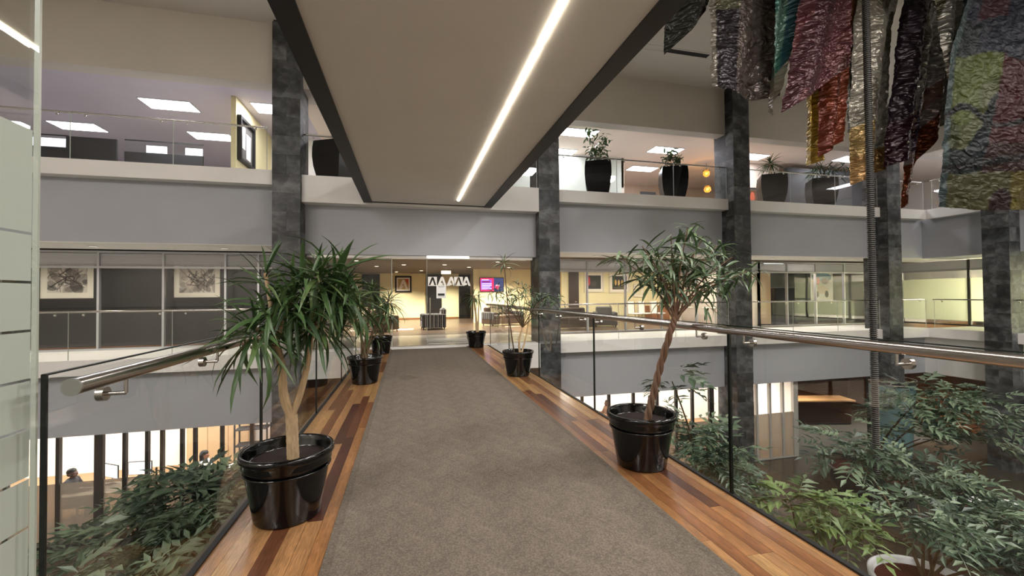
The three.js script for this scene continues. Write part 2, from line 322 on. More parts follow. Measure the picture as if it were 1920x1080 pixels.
bridgeBalustrade(2.1, -1, [1.83, -0.29, -2.41, -4.54, -6.67, -8.8, -10.93], 0, 1.135, 1.11, [1.8, -10.95], 'glass balustrade with steel handrail along the right side of the bridge');
bridgeBalustrade(-0.98, 1, [2, -0.2, -2.4, -4.6, -6.8, -9, -11.1], 4.4, 1.05, 1.02, [2, -11.1], 'glass balustrade on the left edge of the upper bridge overhead');
bridgeBalustrade(2.11, -1, [2, -0.2, -2.4, -4.6, -6.8, -9, -11.1], 4.4, 1.05, 1.02, [2, -11.1], 'glass balustrade on the right edge of the upper bridge overhead');
// gallery balustrades, along x at z (or along z at x when turned)
function galleryBalustrade(len, pos, ry, label, step = 1.9) {
  const t = thing('gallery_balustrade', label, 'balustrade', pos, ry);
  const n = Math.max(1, Math.round(len / step));
  for (let i = 0; i < n; i++) {
    const a = (i * len) / n + 0.006, b = ((i + 1) * len) / n - 0.006;
    const p = part('glass_panel', sheetZ(a, b, 0.0, 1.06, 0), M.glass, t);
    part('panel_edge', br(b - 0.004, b + 0.006, 0.0, 1.06, -0.0066, 0.0066), M.glassEdgeLight, p);
    for (const q of [a + 0.25, b - 0.25]) { const m = part('bracket', bracketFar, M.steel, t); m.position.set(q, 0.99, -0.006); m.rotation.y = Math.PI; }
  }
  part('handrail', rod([0, 1.06, -0.06], [len, 1.06, -0.06], 0.022, 14), M.steel, t);
}
galleryBalustrade(11.7, [-15, FU, ZL - 0.06], 0, 'glass balustrade with slim rail on the upper gallery left of the column');
galleryBalustrade(1.5, [-2.55, 4.36, ZM - 0.12], 0, 'short glass balustrade on the upper landing left of the overhead bridge', 1.5);
galleryBalustrade(1.3, [2.26, 4.36, ZM - 0.12], 0, 'short glass balustrade on the upper landing right of the overhead bridge', 1.3);
galleryBalustrade(5.9, [4.22, FU, ZR - 0.06], 0, 'glass balustrade on the upper gallery in front of two tall black planters');
galleryBalustrade(5.8, [10.77, FU, ZR - 0.06], 0, 'glass balustrade on the upper gallery in front of the palm planter');
galleryBalustrade(1.6, [17.25, FU, ZR - 0.06], 0, 'short glass balustrade on the upper gallery at the inner corner', 1.6);
galleryBalustrade(8, [XW + 0.06, FU, -3.4], Math.PI / 2, 'glass balustrade on the upper gallery of the right wing');
galleryBalustrade(11.7, [-15, 0, ZL - 0.06], 0, 'glass balustrade at bridge level before the two framed drawings');
galleryBalustrade(5.9, [4.22, 0, ZR - 0.06], 0, 'glass balustrade at bridge level before the cream meeting lounge');
galleryBalustrade(5.8, [10.77, 0, ZR - 0.06], 0, 'glass balustrade at bridge level before the beige cupboards and dark panels');
galleryBalustrade(1.6, [17.25, 0, ZR - 0.06], 0, 'short glass balustrade at bridge level in the inner corner', 1.6);
galleryBalustrade(8, [XW + 0.06, 0, -3.4], Math.PI / 2, 'glass balustrade at bridge level of the frosted right wing');

// ---- tall glass screen at the near left
{
  const t = thing('glass_screen', 'tall glass screen with frosted bands at the near left edge', 'screen', [-1.1, 0, 0]);
  part('pane', br(-0.006, 0.006, 0, 3.7, 1.2, -1.59), M.glass, t);
  part('polished_edge', br(-0.0066, 0.0066, 0, 3.7, -1.586, -1.594), M.glassEdgeLight, t);
  let y = 0.05; const gaps = [0.095, 0.24, 0.387, 0.532, 0.677, 0.822, 0.968, 1.111, 1.256, 1.4, 1.545, 1.86];
  for (const g of gaps) { part('frosted_band', br(0.0068, 0.0078, y, g - 0.004, 1.2, -1.563), M.film, t); y = g + 0.004; }
}

// ================================================================ GLAZING AND ROOMS
// framed glazing along x in the plane z: mullions at xs, louvre band on top, panes between
function louvreGeo(x0, x1, y0, y1) {
  const n = 9, l = []; for (let i = 0; i < n; i++) { const y = y0 + ((y1 - y0) * (i + 0.5)) / n; l.push(new THREE.BoxGeometry(x1 - x0, 0.003, 0.036).rotateX(-1.05).translate((x0 + x1) / 2, y, 0)); }
  return merge(l);
}
function glazing(n, label, xs, z, y0, y1, { louvre, film, mull = M.aluminium, w = 0.05, thick = [], glassMat = M.glass, skip = [], filmMat = M.frost } = {}) {
  const t = thing('window_' + n, label, 'window', [0, 0, z], 0, null, 'structure');
  xs.forEach((x, i) => part('mullion', br(x - (thick.includes(i) ? w * 1.2 : w / 2), x + (thick.includes(i) ? w * 1.2 : w / 2), y0, y1, -0.05, 0.05), mull, t));
  const x0 = xs[0], x1 = xs[xs.length - 1], top = louvre || y1;
  part('sill', br(x0, x1, y0, y0 + 0.05, -0.045, 0.045), mull, t);
  part('head', br(x0, x1, y1 - 0.06, y1, -0.045, 0.045), mull, t);
  if (louvre) part('transom', br(x0, x1, louvre - 0.06, louvre, -0.045, 0.045), mull, t);
  for (let i = 0; i + 1 < xs.length; i++) {
    if (skip.includes(i)) continue;
    const a = xs[i] + w / 2, b = xs[i + 1] - w / 2;
    part('pane', sheetZ(a, b, y0 + 0.05, top - 0.06, 0), glassMat, t);
    if (louvre) part('louvre_blind', louvreGeo(a, b, louvre + 0.01, y1 - 0.07), M.louvre, t).userData.kind = 'stuff';
    if (film) part('frosted_film', br(a, b, y0 + 0.05, film, 0.006, 0.008), filmMat, t);
  }
  return t;
}
const range = (a, b, s) => { const r = []; for (let x = a; x <= b + 1e-6; x += s) r.push(x); return r; };
function ceilingPanel(x, y, z, w, d, label, group, power = POWER.panel, color = COOL) {
  const t = thing('ceiling_panel_light', label, 'lamp', [x, y, z], 0, group);
  part('frame', br(-w / 2 - 0.03, w / 2 + 0.03, -0.015, 0.01, -d / 2 - 0.03, d / 2 + 0.03), M.aluminium, t);
  part('diffuser', br(-w / 2, w / 2, -0.022, -0.015, -d / 2, d / 2), GLOW.panel, t);
  areaLight(color, power, w, d, x, y - 0.03, z);
}
function downlight(x, y, z, label, group, power, color = CREAM, glow = GLOW.down) {
  const t = thing('downlight', label, 'lamp', [x, y, z], 0, group);
  part('trim_ring', new THREE.TorusGeometry(0.085, 0.014, 8, 24).rotateX(Math.PI / 2), M.aluminium, t);
  part('lens', cyl(0.08, 0.08, 0.02, 0, -0.004, 0, 24), glow, t);
  const s = new THREE.SpotLight(color, power, 0, 1.15, 0.6); s.position.set(x, y - 0.03, z); s.target.position.set(x, y - 2, z); s.castShadow = true; s.shadow.radius = 3; scene.add(s, s.target);
}
// ---- bridge level, left gallery: dark panelled front with framed drawings behind glass
glazing(1, 'aluminium-framed glazing with louvre blinds before dark panels', [-14.4, -12.9, -11.4, -9.9, -7.83, -6.38, -4.91, -4.09, -3.2], -13.25, 0, 2.6, { louvre: 2.2 });
struct('wall_left_dark', br(-15, -3, 0, 2.66, -13.55, -13.75), M.darkPanel, 'dark panelled wall carrying two framed drawings', 'wall');
struct('baseboard_left', br(-15, -3, 0, 0.07, -13.53, -13.55), std(0x7a4a2c, 0.5), 'brown skirting below the dark panelled wall', 'baseboard');
function drawing(seedK) {
  const c = document.createElement('canvas'); c.width = 256; c.height = 220; const g = c.getContext('2d');
  g.fillStyle = '#d8cfc2'; g.fillRect(0, 0, 256, 220);
  let q = seedK; const R = () => { q = (q * 16807) % 2147483647; return q / 2147483647; };
  for (let i = 0; i < 26; i++) { g.beginPath(); const x = R() * 256, y = R() * 220; g.ellipse(x, y, 15 + R() * 60, 8 + R() * 32, R() * 3, 0, 7); const v = Math.floor(40 + R() * 190); g.fillStyle = `rgba(${v},${Math.floor(v * 0.92)},${Math.floor(v * 0.86)},0.5)`; g.fill(); }
  for (let i = 0; i < 16; i++) { g.beginPath(); g.moveTo(R() * 256, R() * 220); g.bezierCurveTo(R() * 256, R() * 220, R() * 256, R() * 220, R() * 256, R() * 220); g.lineWidth = 2 + R() * 7; g.strokeStyle = `rgba(45,34,30,${0.35 + 0.5 * R()})`; g.stroke(); }
  const t = new THREE.CanvasTexture(c); t.colorSpace = THREE.SRGBColorSpace; return std(0xffffff, 0.6, { map: t });
}
const ruv = (w, h, x, y, z) => new THREE.PlaneGeometry(w, h).translate(x, y, z);
function framed(name, label, x0, x1, y0, y1, z, fw, mw, frameMat, matMat, artMat, depth = 0.05) {
  const t = thing(name, label, 'picture', [(x0 + x1) / 2, (y0 + y1) / 2, z]);
  const w = x1 - x0, h = y1 - y0;
  part('frame', merge([br(-w / 2, w / 2, h / 2 - fw, h / 2, 0, depth), br(-w / 2, w / 2, -h / 2, -h / 2 + fw, 0, depth), br(-w / 2, -w / 2 + fw, -h / 2 + fw, h / 2 - fw, 0, depth), br(w / 2 - fw, w / 2, -h / 2 + fw, h / 2 - fw, 0, depth)]), frameMat, t);
  part('mount', br(-w / 2 + fw, w / 2 - fw, -h / 2 + fw, h / 2 - fw, 0, depth * 0.5), matMat, t);
  const aw = w - 2 * fw - 2 * mw, ah = h - 2 * fw - 2 * mw;
  part('artwork', ruv(aw, ah, 0, 0, depth * 0.5 + 0.003), artMat, t);
  return t;
}
framed('framed_drawing', 'wide black frame with a pale mount and dark smudged drawing, leftmost', -9.38, -7.98, 1.24, 2.5, -13.55, 0.12, 0.15, M.artFrame, M.mat, drawing(77));
framed('framed_drawing', 'black framed drawing with a pale rounded form, nearer the left column', -6.4, -5.03, 1.24, 2.5, -13.55, 0.12, 0.13, M.artFrame, M.mat, drawing(4021));
for (const [x, l] of [[-13, 'outside the left edge'], [-10.2, 'left of the leftmost drawing'], [-7.4, 'between the two framed drawings'], [-4.6, 'nearest the left column']]) downlight(x, 2.622, -12.3, 'added fill downlight in the left gallery soffit ' + l, 'added left gallery downlights', POWER.corridor, CREAM, GLOW.dim);  // added lamps that brighten the left gallery, lenses kept dim

// ---- centre entrance
{
  const t = thing('door_1', 'frameless glass entrance front with sliding door at the bridge end', 'door', [0, 0, -11.72], 0, null, 'structure');
  part('header', br(-2.5, 3.5, 2.36, 2.45, -0.06, 0.06), M.brushed, t);
  part('fixed_pane', sheetZ(-2.5, -1.5, 0, 2.36, 0), M.glass, t);
  part('fixed_pane', sheetZ(2.2, 3.5, 0, 2.36, 0), M.glass, t);
  const a = part('sliding_leaf', sheetZ(-1.5, -0.42, 0.01, 2.36, 0.03), M.glass, t);
  part('leaf_edge', br(-0.43, -0.41, 0.01, 2.36, 0.022, 0.038), M.glassEdgeLight, a);
  part('pull_handle', merge([rod([-0.5, 0.75, 0.07], [-0.5, 1.25, 0.07], 0.012), rod([-0.5, 0.8, 0.03], [-0.5, 0.8, 0.07], 0.008), rod([-0.5, 1.2, 0.03], [-0.5, 1.2, 0.07], 0.008)]), M.steel, a);
  const b = part('sliding_leaf', sheetZ(0.5, 2.2, 0.01, 2.36, 0.03), M.glass, t);
  part('leaf_edge', br(0.496, 0.506, 0.01, 2.36, 0.0225, 0.0375), M.glassEdgeLight, b);
  part('pull_handle', merge([rod([0.58, 0.45, 0.07], [0.58, 1.3, 0.07], 0.018), rod([0.58, 0.5, 0.03], [0.58, 0.5, 0.07], 0.008), rod([0.58, 1.25, 0.03], [0.58, 1.25, 0.07], 0.008)]), M.steel, b);
  part('led_reflection_bar', br(0.5, 1.65, 2.375, 2.435, 0.06, 0.1), emit(0xfffaf0, 1.0), t);  // no lamp: glowing strip imitates the LED line reflected on the header
  part('floor_track', br(-2.5, 3.5, -0.003, 0.004, 0.0, 0.06), M.brushed, t);
  // row of white emblem letters on the glass: an A with a swept crossbar, some on white squares
  const A = (square) => {
    const s = new THREE.Shape();
    if (square) { s.moveTo(0, 0); s.lineTo(0.24, 0); s.lineTo(0.24, 0.25); s.lineTo(0, 0.25);
      const h = new THREE.Path(); h.moveTo(0.02, 0.02); h.lineTo(0.1, 0.24); h.lineTo(0.15, 0.24); h.lineTo(0.22, 0.02); h.lineTo(0.17, 0.02); h.lineTo(0.125, 0.17); h.lineTo(0.06, 0.02); s.holes.push(h);
    } else { s.moveTo(0, 0); s.lineTo(0.1, 0.25); s.lineTo(0.16, 0.25); s.lineTo(0.25, 0); s.lineTo(0.19, 0); s.lineTo(0.13, 0.17); s.lineTo(0.1, 0.09); s.lineTo(0.15, 0.07); s.lineTo(0.15, 0.03); s.lineTo(0.06, 0); }
    return new THREE.ExtrudeGeometry(s, { depth: 0.002, bevelEnabled: false });
  };
  [[0.53, 1], [0.78, 0], [1.03, 0], [1.24, 1], [1.45, 0]].forEach(([x, q], i) => part('vinyl_letter', A(q === 1).translate(x, 1.62, 0.037), M.paper, b));
  const c = document.createElement('canvas'); c.width = 128; c.height = 176; const g = c.getContext('2d');
  g.fillStyle = '#f2f2f0'; g.fillRect(0, 0, 128, 176); g.fillStyle = '#333'; g.fillRect(18, 112, 92, 32); g.fillStyle = '#999'; g.fillRect(16, 10, 96, 8); g.fillRect(16, 156, 92, 5); g.fillStyle = '#aaa'; g.fillRect(28, 26, 72, 5);
  const nt = new THREE.CanvasTexture(c); nt.colorSpace = THREE.SRGBColorSpace;
  const n = thing('notice_sheet', 'white paper notice with a dark band taped to the glass door', 'notice', [0.885, 1.46, -11.679]);
  part('sheet', new THREE.BoxGeometry(0.26, 0.36, 0.002), M.paper, n); part('print', ruv(0.25, 0.35, 0, 0, 0.0016), std(0xffffff, 0.7, { map: nt }), n);
}
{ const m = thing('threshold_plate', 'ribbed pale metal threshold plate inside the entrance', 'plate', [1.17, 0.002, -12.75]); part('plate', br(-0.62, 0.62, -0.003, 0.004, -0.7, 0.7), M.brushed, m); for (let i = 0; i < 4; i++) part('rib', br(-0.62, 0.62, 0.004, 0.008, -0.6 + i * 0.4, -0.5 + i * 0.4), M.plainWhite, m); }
// reception lounge shell
struct('wall_reception_left', br(-3.1, -2.95, 0, 2.66, -13, -26), M.darkPanel, 'dark side wall of the reception lounge', 'wall');
struct('wall_reception_back', br(-3, 3.7, 0, 2.66, -25, -25.2), M.cream, 'cream back wall of the reception lounge', 'wall');
struct('baseboard_reception', br(-3, 3.6, 0, 0.09, -24.97, -25), std(0x8a5a30, 0.5), 'brown skirting along the cream reception wall', 'baseboard');
struct('wall_reception_screen', br(3.15, 7.2, 0, 2.66, -20.6, -20.8), M.cream, 'cream wall carrying the television', 'wall');
for (const [i, x0, x1] of [[2, 1.02, 1.92], [3, 2.92, 3.6], [4, -2.5, -1.55]]) {
  const t = thing('door_' + i, ['', '', 'dark full-height door behind the emblem letters', 'dark full-height panel left of the television wall', 'dark door deep in the reception behind the left plants'][i], 'door', [0, 0, -24.97], 0, null, 'structure');
  part('leaf', br(x0, x1, 0, 2.6, 0, 0.06), M.darkPanel, t);
  part('handle', rod([x0 + 0.08, 0.9, 0.1], [x0 + 0.08, 1.3, 0.1], 0.015), M.steel, t);
}
{ // emblem picture
  const c = document.createElement('canvas'); c.width = c.height = 192; const g = c.getContext('2d');
  g.fillStyle = '#b9a063'; g.fillRect(0, 0, 192, 192); g.fillStyle = '#c4573a'; g.beginPath(); g.moveTo(118, 0); g.lineTo(192, 0); g.lineTo(192, 120); g.lineTo(150, 60); g.fill();
  g.fillStyle = '#f4efe2'; g.beginPath(); g.moveTo(8, 184); g.lineTo(78, 14); g.lineTo(118, 14); g.lineTo(182, 184); g.lineTo(138, 184); g.lineTo(98, 74); g.lineTo(74, 130); g.lineTo(120, 118); g.lineTo(56, 184); g.fill();
  const t = new THREE.CanvasTexture(c); t.colorSpace = THREE.SRGBColorSpace;
  framed('framed_emblem', 'black framed print of a white letter A on tan and red', -0.72, 0.2, 1.56, 2.5, -24.99, 0.09, 0.08, M.artFrame, M.mat, std(0xffffff, 0.6, { map: t }));
}
{ // television
  const c = document.createElement('canvas'); c.width = 256; c.height = 144; const g = c.getContext('2d');
  g.fillStyle = '#23305e'; g.fillRect(0, 0, 256, 144); g.fillStyle = '#d81f5c'; g.fillRect(0, 0, 150, 144); g.fillStyle = '#8d4fd0'; g.fillRect(6, 18, 118, 110);
  g.fillStyle = '#e9d9ff'; for (const [y, w] of [[14, 80], [58, 112], [76, 112], [94, 96], [112, 112]]) g.fillRect(14, y, w, 9);
  g.fillStyle = '#7a1b4c'; g.fillRect(18, 34, 90, 14); g.fillStyle = '#e8315f'; g.beginPath(); g.arc(188, 96, 26, 0, 7); g.fill(); g.fillStyle = '#ffd7e2'; g.fillRect(172, 74, 40, 9);
  const t = new THREE.CanvasTexture(c); t.colorSpace = THREE.SRGBColorSpace;
  const tv = thing('television', 'wall television showing a pink and blue slide', 'television', [4.05, 1.88, -20.57]);
  part('housing', rb(1.22, 0.72, 0.05, 0.01, 0, 0, 0), M.black, tv);
  part('screen', ruv(1.16, 0.655, 0, 0, 0.027), std(0x000000, 0.3, { emissive: 0xffffff, emissiveMap: t, emissiveIntensity: 0.9 }), tv);
}
for (const [x, z, l] of [[-1.32, -19.1], [-0.17, -18.0], [1.49, -17.8], [2.72, -19.2], [0.67, -22.1], [-1.83, -16.2], [3.4, -16.0], [2.2, -23.4], [-0.6, -23.4], [4.6, -19.2]].map((p, i) => [...p, ['above the dark door at the left', 'above the framed emblem, brightest of the row', 'above the emblem letters on the glass', 'just left of the television wall', 'small and far, left of the dark door', 'nearest above the left plants', 'nearest, beside the right column', 'furthest back by the dark panel', 'furthest back over the framed emblem', 'over the brown sofa'][i]])) downlight(x, 2.655, z, 'recessed reception downlight ' + l, 'reception downlights', POWER.recept);
{
  const e = thing('exit_sign', 'small white lit sign box under the reception ceiling', 'sign', [1.78, 2.47, -20.4]);
  part('box', rb(0.46, 0.16, 0.08, 0.02), emit(0xfff6e0, 0.9), e); part('stem', rod([0, 0.07, 0], [0, 0.18, 0], 0.01), M.aluminium, e);
}
// seating
function seat(name, label, pos, ry, w, d, h, mat, { category = 'armchair', group, legs = M.black, seats = 1, armMat = mat } = {}) {
  const t = thing(name, label, category, pos, ry, group);
  const arm = 0.16, sh = 0.42;
  part('base', rb(w - 0.02, 0.24, d - 0.04, 0.03, 0, 0.2, 0), mat, t);
  for (let i = 0; i < seats; i++) { const cw = (w - 2 * arm) / seats; part('seat_cushion', rb(cw - 0.01, 0.16, d - 0.24, 0.05, -w / 2 + arm + cw * (i + 0.5), sh - 0.03, 0.07), mat, t); }
  const b = part('backrest', rb(w - 2 * arm + 0.06, h - 0.3, 0.2, 0.07, 0, 0.3 + (h - 0.3) / 2, -d / 2 + 0.14), mat, t); b.rotation.x = -0.08;
  for (const s of [-1, 1]) part('armrest', rb(arm, 0.36, d - 0.02, 0.06, s * (w / 2 - arm / 2), 0.44, 0), armMat, t);
  for (const sx of [-1, 1]) for (const sz of [-1, 1]) part('leg', cyl(0.03, 0.022, 0.1, sx * (w / 2 - 0.08), 0.05, sz * (d / 2 - 0.08), 10), legs, t);
  return t;
}
const stripe = std(0xffffff, 0.9, { map: tex(256, (x) => { const k = (x * 6) % 1, v = k < 0.12 ? 0.62 : k < 0.5 ? 0.17 : k < 0.56 ? 0.42 : 0.13; return [v, v * 0.98, v * 0.95]; }, true, 1.0) });
seat('armchair', 'dark armchair with pale vertical stripes in the reception', [0.98, 0, -17.45], -Math.PI / 2 + 0.06, 0.95, 0.98, 0.86, stripe, {});
seat('armchair', 'brown armchair with tan legs behind the left door edge', [-1.0, 0, -16.9], Math.PI / 2 + 0.5, 1.05, 1.0, 0.9, M.taupe, { legs: M.orange });
{ const p = thing('cushion', 'pale cushion leaning in the striped armchair', 'cushion', [1.28, 0.47, -17.4], -1.5); part('pad', rb(0.42, 0.4, 0.12, 0.055, 0, 0.22, 0), M.greyFabric, p).rotation.x = -0.3; }
seat('sofa', 'brown sofa below the television', [4.15, 0, -18.6], 0.4, 1.75, 0.9, 0.85, M.brownLeather, { category: 'sofa', seats: 2, armMat: stripe });
{ const p = thing('cushion', 'dark brown cushion on top of the brown sofa', 'cushion', [3.9, 0.5, -18.55], 0.5); part('pad', rb(0.5, 0.42, 0.14, 0.06, 0, 0.22, 0), M.brownLeather, p).rotation.x = -0.3; }
{ const m = thing('rug', 'small pale mat beside the brown armchair', 'rug', [-0.15, 0.003, -17.6]); part('field', br(-0.35, 0.35, -0.003, 0.004, -0.25, 0.25), M.mat, m); }

// ---- bridge level, right gallery: lounge and offices behind glazing
glazing(2, 'aluminium-framed glazing with louvre blinds before the cream lounge', [4.3, 6.19, 7.68, 9.17, 10.66, 12.1, 13.55], -13.9, 0, 2.6, { louvre: 2.21 });
glazing(3, 'aluminium-framed glazing with louvre blinds before beige cupboards', [13.55, 14.91, 16.37, 17.87, 19.5, 21.15], -13.9, 0, 2.6, { louvre: 2.21 });
struct('wall_lounge_back', br(7.2, 13.5, 0, 2.66, -19, -19.2), M.cream, 'cream wall with framed pictures at the back of the lounge', 'wall');
struct('wall_lounge_return', br(7.1, 7.25, 0, 2.66, -18.9, -20.8), M.cream, 'short cream return wall beside the lounge door', 'wall');
struct('wall_lounge_side', br(13.42, 13.55, 0, 2.66, -14, -19.2), M.pinkish, 'warm beige side wall of the lounge', 'wall');
{
  const t = thing('door_5', 'dark brown timber door at the left of the lounge pictures', 'door', [0, 0, -18.98], 0, null, 'structure');
  part('leaf', br(7.5, 8.0, 0, 2.45, 0, 0.05), std(0x3c2a20, 0.5), t); part('handle', rod([7.9, 1.0, 0.09], [7.78, 1.0, 0.09], 0.014), M.steel, t);
}
const pictureArt = (bg, blobs) => { const c = document.createElement('canvas'); c.width = 128; c.height = 96; const g = c.getContext('2d'); g.fillStyle = bg; g.fillRect(0, 0, 128, 96); for (const [x, y, w, h, f] of blobs) { g.fillStyle = f; g.beginPath(); g.ellipse(x, y, w, h, 0, 0, 7); g.fill(); } const t = new THREE.CanvasTexture(c); t.colorSpace = THREE.SRGBColorSpace; return std(0xffffff, 0.5, { map: t }); };
framed('framed_picture', 'pale framed dark picture with a red patch in the lounge', 8.3, 9.35, 1.45, 2.45, -19, 0.08, 0.09, M.lightFrame, M.mat, pictureArt('#25241f', [[12, 40, 16, 34, '#b0352c'], [60, 60, 30, 20, '#3c3a30']]));
framed('framed_picture', 'pale framed picture of yellow figures in the lounge', 9.62, 10.75, 1.42, 2.42, -19, 0.08, 0.09, M.lightFrame, M.mat, pictureArt('#23221d', [[30, 46, 9, 22, '#d8b264'], [58, 50, 9, 24, '#e0c27e'], [86, 48, 9, 22, '#caa45a'], [108, 54, 8, 18, '#8f7a4a'], [64, 84, 60, 8, '#5b5540']]));
framed('framed_picture', 'small pale framed panel right of the yellow figures picture', 10.95, 11.5, 1.2, 1.85, -19, 0.04, 0.05, M.lightFrame, M.mat, pictureArt('#e2dab4', [[60, 50, 40, 8, '#c9bd8e']]));
framed('framed_picture', 'large yellow poster deep in the lounge behind the tree crown', 12.3, 13.2, 1.3, 2.45, -19, 0.06, 0.04, M.artFrame, M.mat, pictureArt('#d9c93c', [[50, 40, 30, 26, '#34573a'], [90, 64, 20, 20, '#e8e0c0']]));
seat('sofa', 'brown sofa behind the lounge glazing next to the column', [6.3, 0, -15.6], 0.05, 1.7, 0.9, 0.85, M.brownLeather, { category: 'sofa', seats: 2 });
seat('armchair', 'grey armchair beside the brown lounge sofa', [8.05, 0, -16.3], -0.35, 0.95, 0.9, 0.86, M.greyFabric, {});
function meetingChair(pos, ry, label, group) {
  const t = thing('meeting_chair', label, 'chair', pos, ry, group);
  part('seat', rb(0.46, 0.05, 0.46, 0.02, 0, 0.46, 0), M.chairWhite, t);
  const b = part('backrest', rb(0.44, 0.55, 0.035, 0.015, 0, 0.76, -0.22), M.chairWhite, t); b.rotation.x = -0.1;
  for (const sx of [-1, 1]) { part('leg', rod([sx * 0.21, 0, 0.2], [sx * 0.21, 0.46, 0.2], 0.012, 8), M.orange, t); part('leg', rod([sx * 0.21, 0, -0.22], [sx * 0.21, 1.0, -0.27], 0.012, 8), M.orange, t); }
}
[[10.0, -17.2], [10.65, -17.4], [11.25, -17.3]].forEach(([x, z], i) => meetingChair([x, 0, z], 0.25, ['white backed chair leftmost at the lounge tables', 'white backed chair in the middle of the lounge row', 'white backed chair rightmost of the lounge row'][i], 'white chairs in the lounge'));
for (const [x, z, r, what] of [[12.2, -17.0, 0.55, 'round white table by the orange stool in the lounge'], [12.9, -15.6, 0.5, 'round white table at the right end of the lounge']]) {
  const t = thing('round_table', what, 'table', [x, 0, z]);
  part('top', new THREE.LatheGeometry([[0, 0.74], [r * 0.96, 0.74], [r, 0.725], [r * 0.97, 0.71], [0.06, 0.69], [0, 0.69]].map((p) => new THREE.Vector2(...p)), 36), M.chairWhite, t);
  part('stem', cyl(0.035, 0.05, 0.68, 0, 0.35, 0), M.chairWhite, t); part('foot', new THREE.LatheGeometry([[0, 0.03], [0.1, 0.028], [0.28, 0.01], [0.28, 0], [0, 0]].map((p) => new THREE.Vector2(...p)), 28), M.chairWhite, t);
}
{ const t = thing('low_cabinet', 'orange wooden low cabinet behind the lounge chairs', 'cabinet', [11.9, 0, -18.4]); part('body', rb(1.1, 0.72, 0.42, 0.01, 0, 0.42, 0), M.orange, t); for (const s of [-1, 1]) { const d = part('door', rb(0.52, 0.62, 0.02, 0.005, s * 0.27, 0.42, 0.22), M.orange, t); part('knob', cyl(0.015, 0.015, 0.03, s * 0.06, 0.5, 0.24, 10), M.steel, d); } for (const sx of [-1, 1]) for (const sz of [-1, 1]) part('leg', cyl(0.02, 0.02, 0.06, sx * 0.5, 0.03, sz * 0.16, 8), M.black, t); }
for (const [x, z] of [[6, -16.5], [9, -16.5], [11.8, -16.3]]) ceilingPanel(x, 2.655, z, 1.2, 0.6, 'flush ceiling panel over the cream lounge', 'lounge ceiling panels', POWER.room, CREAM);
for (const [x, l] of [[6, 'above the lounge door'], [9.5, 'behind the ficus crown'], [13, 'above the beige cupboard'], [16.5, 'nearest the mesh pole']]) downlight(x, 2.622, -12.7, 'added fill downlight in the right gallery soffit ' + l, 'added right gallery downlights', POWER.corridor, CREAM, GLOW.dim);  // made-up fill lamps for the right gallery, with dim lenses
// right of the third column
struct('wall_office_dark', br(14.85, 21.3, 0, 2.66, -15.6, -15.8), M.darkPanel, 'dark office wall behind the right gallery glazing', 'wall');
{
  const t = thing('cupboard', 'tall beige double-door cupboard behind the right gallery glazing', 'cupboard', [14.2, 0, -14.6]);
  part('body', br(-0.62, 0.62, 0.05, 2.5, -0.5, 0), M.woodBeige, t); part('plinth', br(-0.6, 0.6, 0, 0.05, -0.48, -0.03), M.black, t);
  for (const s of [-1, 1]) { const d = part('door', br(s * 0.004, s * 0.61, 0.06, 2.48, 0.0, 0.022), M.woodBeige, t); part('handle', rod([s * 0.05, 1.15, 0.04], [s * 0.05, 1.4, 0.04], 0.009, 8), M.steel, d); }
}
{ const t = thing('office_cabinet', 'dark grey tall cabinet beside the beige cupboard', 'cabinet', [15.7, 0, -14.9]); part('body', rb(1.2, 1.55, 0.5, 0.01, 0, 0.8, 0), M.charcoal, t); for (const s of [-1, 1]) part('door', br(s * 0.005, s * 0.58, 0.06, 1.54, 0.25, 0.265), M.charcoal, t); }
framed('pinboard_poster', 'pale poster with a coloured vehicle picture near the corner column', 18.1, 19.35, 0.95, 2.35, -15.6, 0.03, 0.04, M.paper, M.paper, pictureArt('#e5e0d6', [[64, 16, 70, 16, '#7d9fae'], [34, 30, 18, 13, '#c2473a'], [84, 30, 26, 10, '#5e473a'], [64, 60, 44, 15, '#dcc9b2'], [30, 76, 12, 12, '#3a2f2a'], [96, 76, 12, 12, '#3a2f2a']]));
ceilingPanel(15.5, 2.655, -14.9, 1.0, 0.4, 'flush ceiling panel over the beige cupboard', null, POWER.room * 1.6, CREAM);
// right wing frosted glazing in the plane x = 21.2
{
  const t = thing('window_4', 'frosted glazing of the right wing glowing cream and green', 'window', [21.2, 0, 0], 0, null, 'structure');
  const zs = [-13.9, -11.62, -9.3, -7, -4.7, -2.4];
  zs.forEach((z) => part('mullion', br(-0.05, 0.05, 0, 2.6, z - 0.04, z + 0.04), std(0x4e4b43, 0.5), t));
  part('sill', br(-0.04, 0.04, 0, 0.06, -13.9, -2.4), std(0x4e4b43, 0.5), t); part('transom', br(-0.05, 0.05, 2.18, 2.26, -13.9, -2.4), M.aluminium, t);
  for (let i = 0; i + 1 < zs.length; i++) {
    part('pane', br(-0.004, 0.004, 0.06, 2.18, zs[i] + 0.04, zs[i + 1] - 0.04), M.glass, t);
    part('frosted_film', br(-0.008, -0.006, 0.2, 1.88, zs[i] + 0.04, zs[i + 1] - 0.04), M.frostGreen, t);
    part('blind_box', br(-0.03, 0.03, 2.26, 2.6, zs[i] + 0.04, zs[i + 1] - 0.04), M.louvre, t);
  }
}
for (const z of [-12.6, -9.4, -6]) ceilingPanel(23.1, 2.655, z, 0.6, 1.2, 'ceiling panel glowing behind the frosted wing glazing', 'wing ceiling panels', POWER.room * 4.5, CREAM);

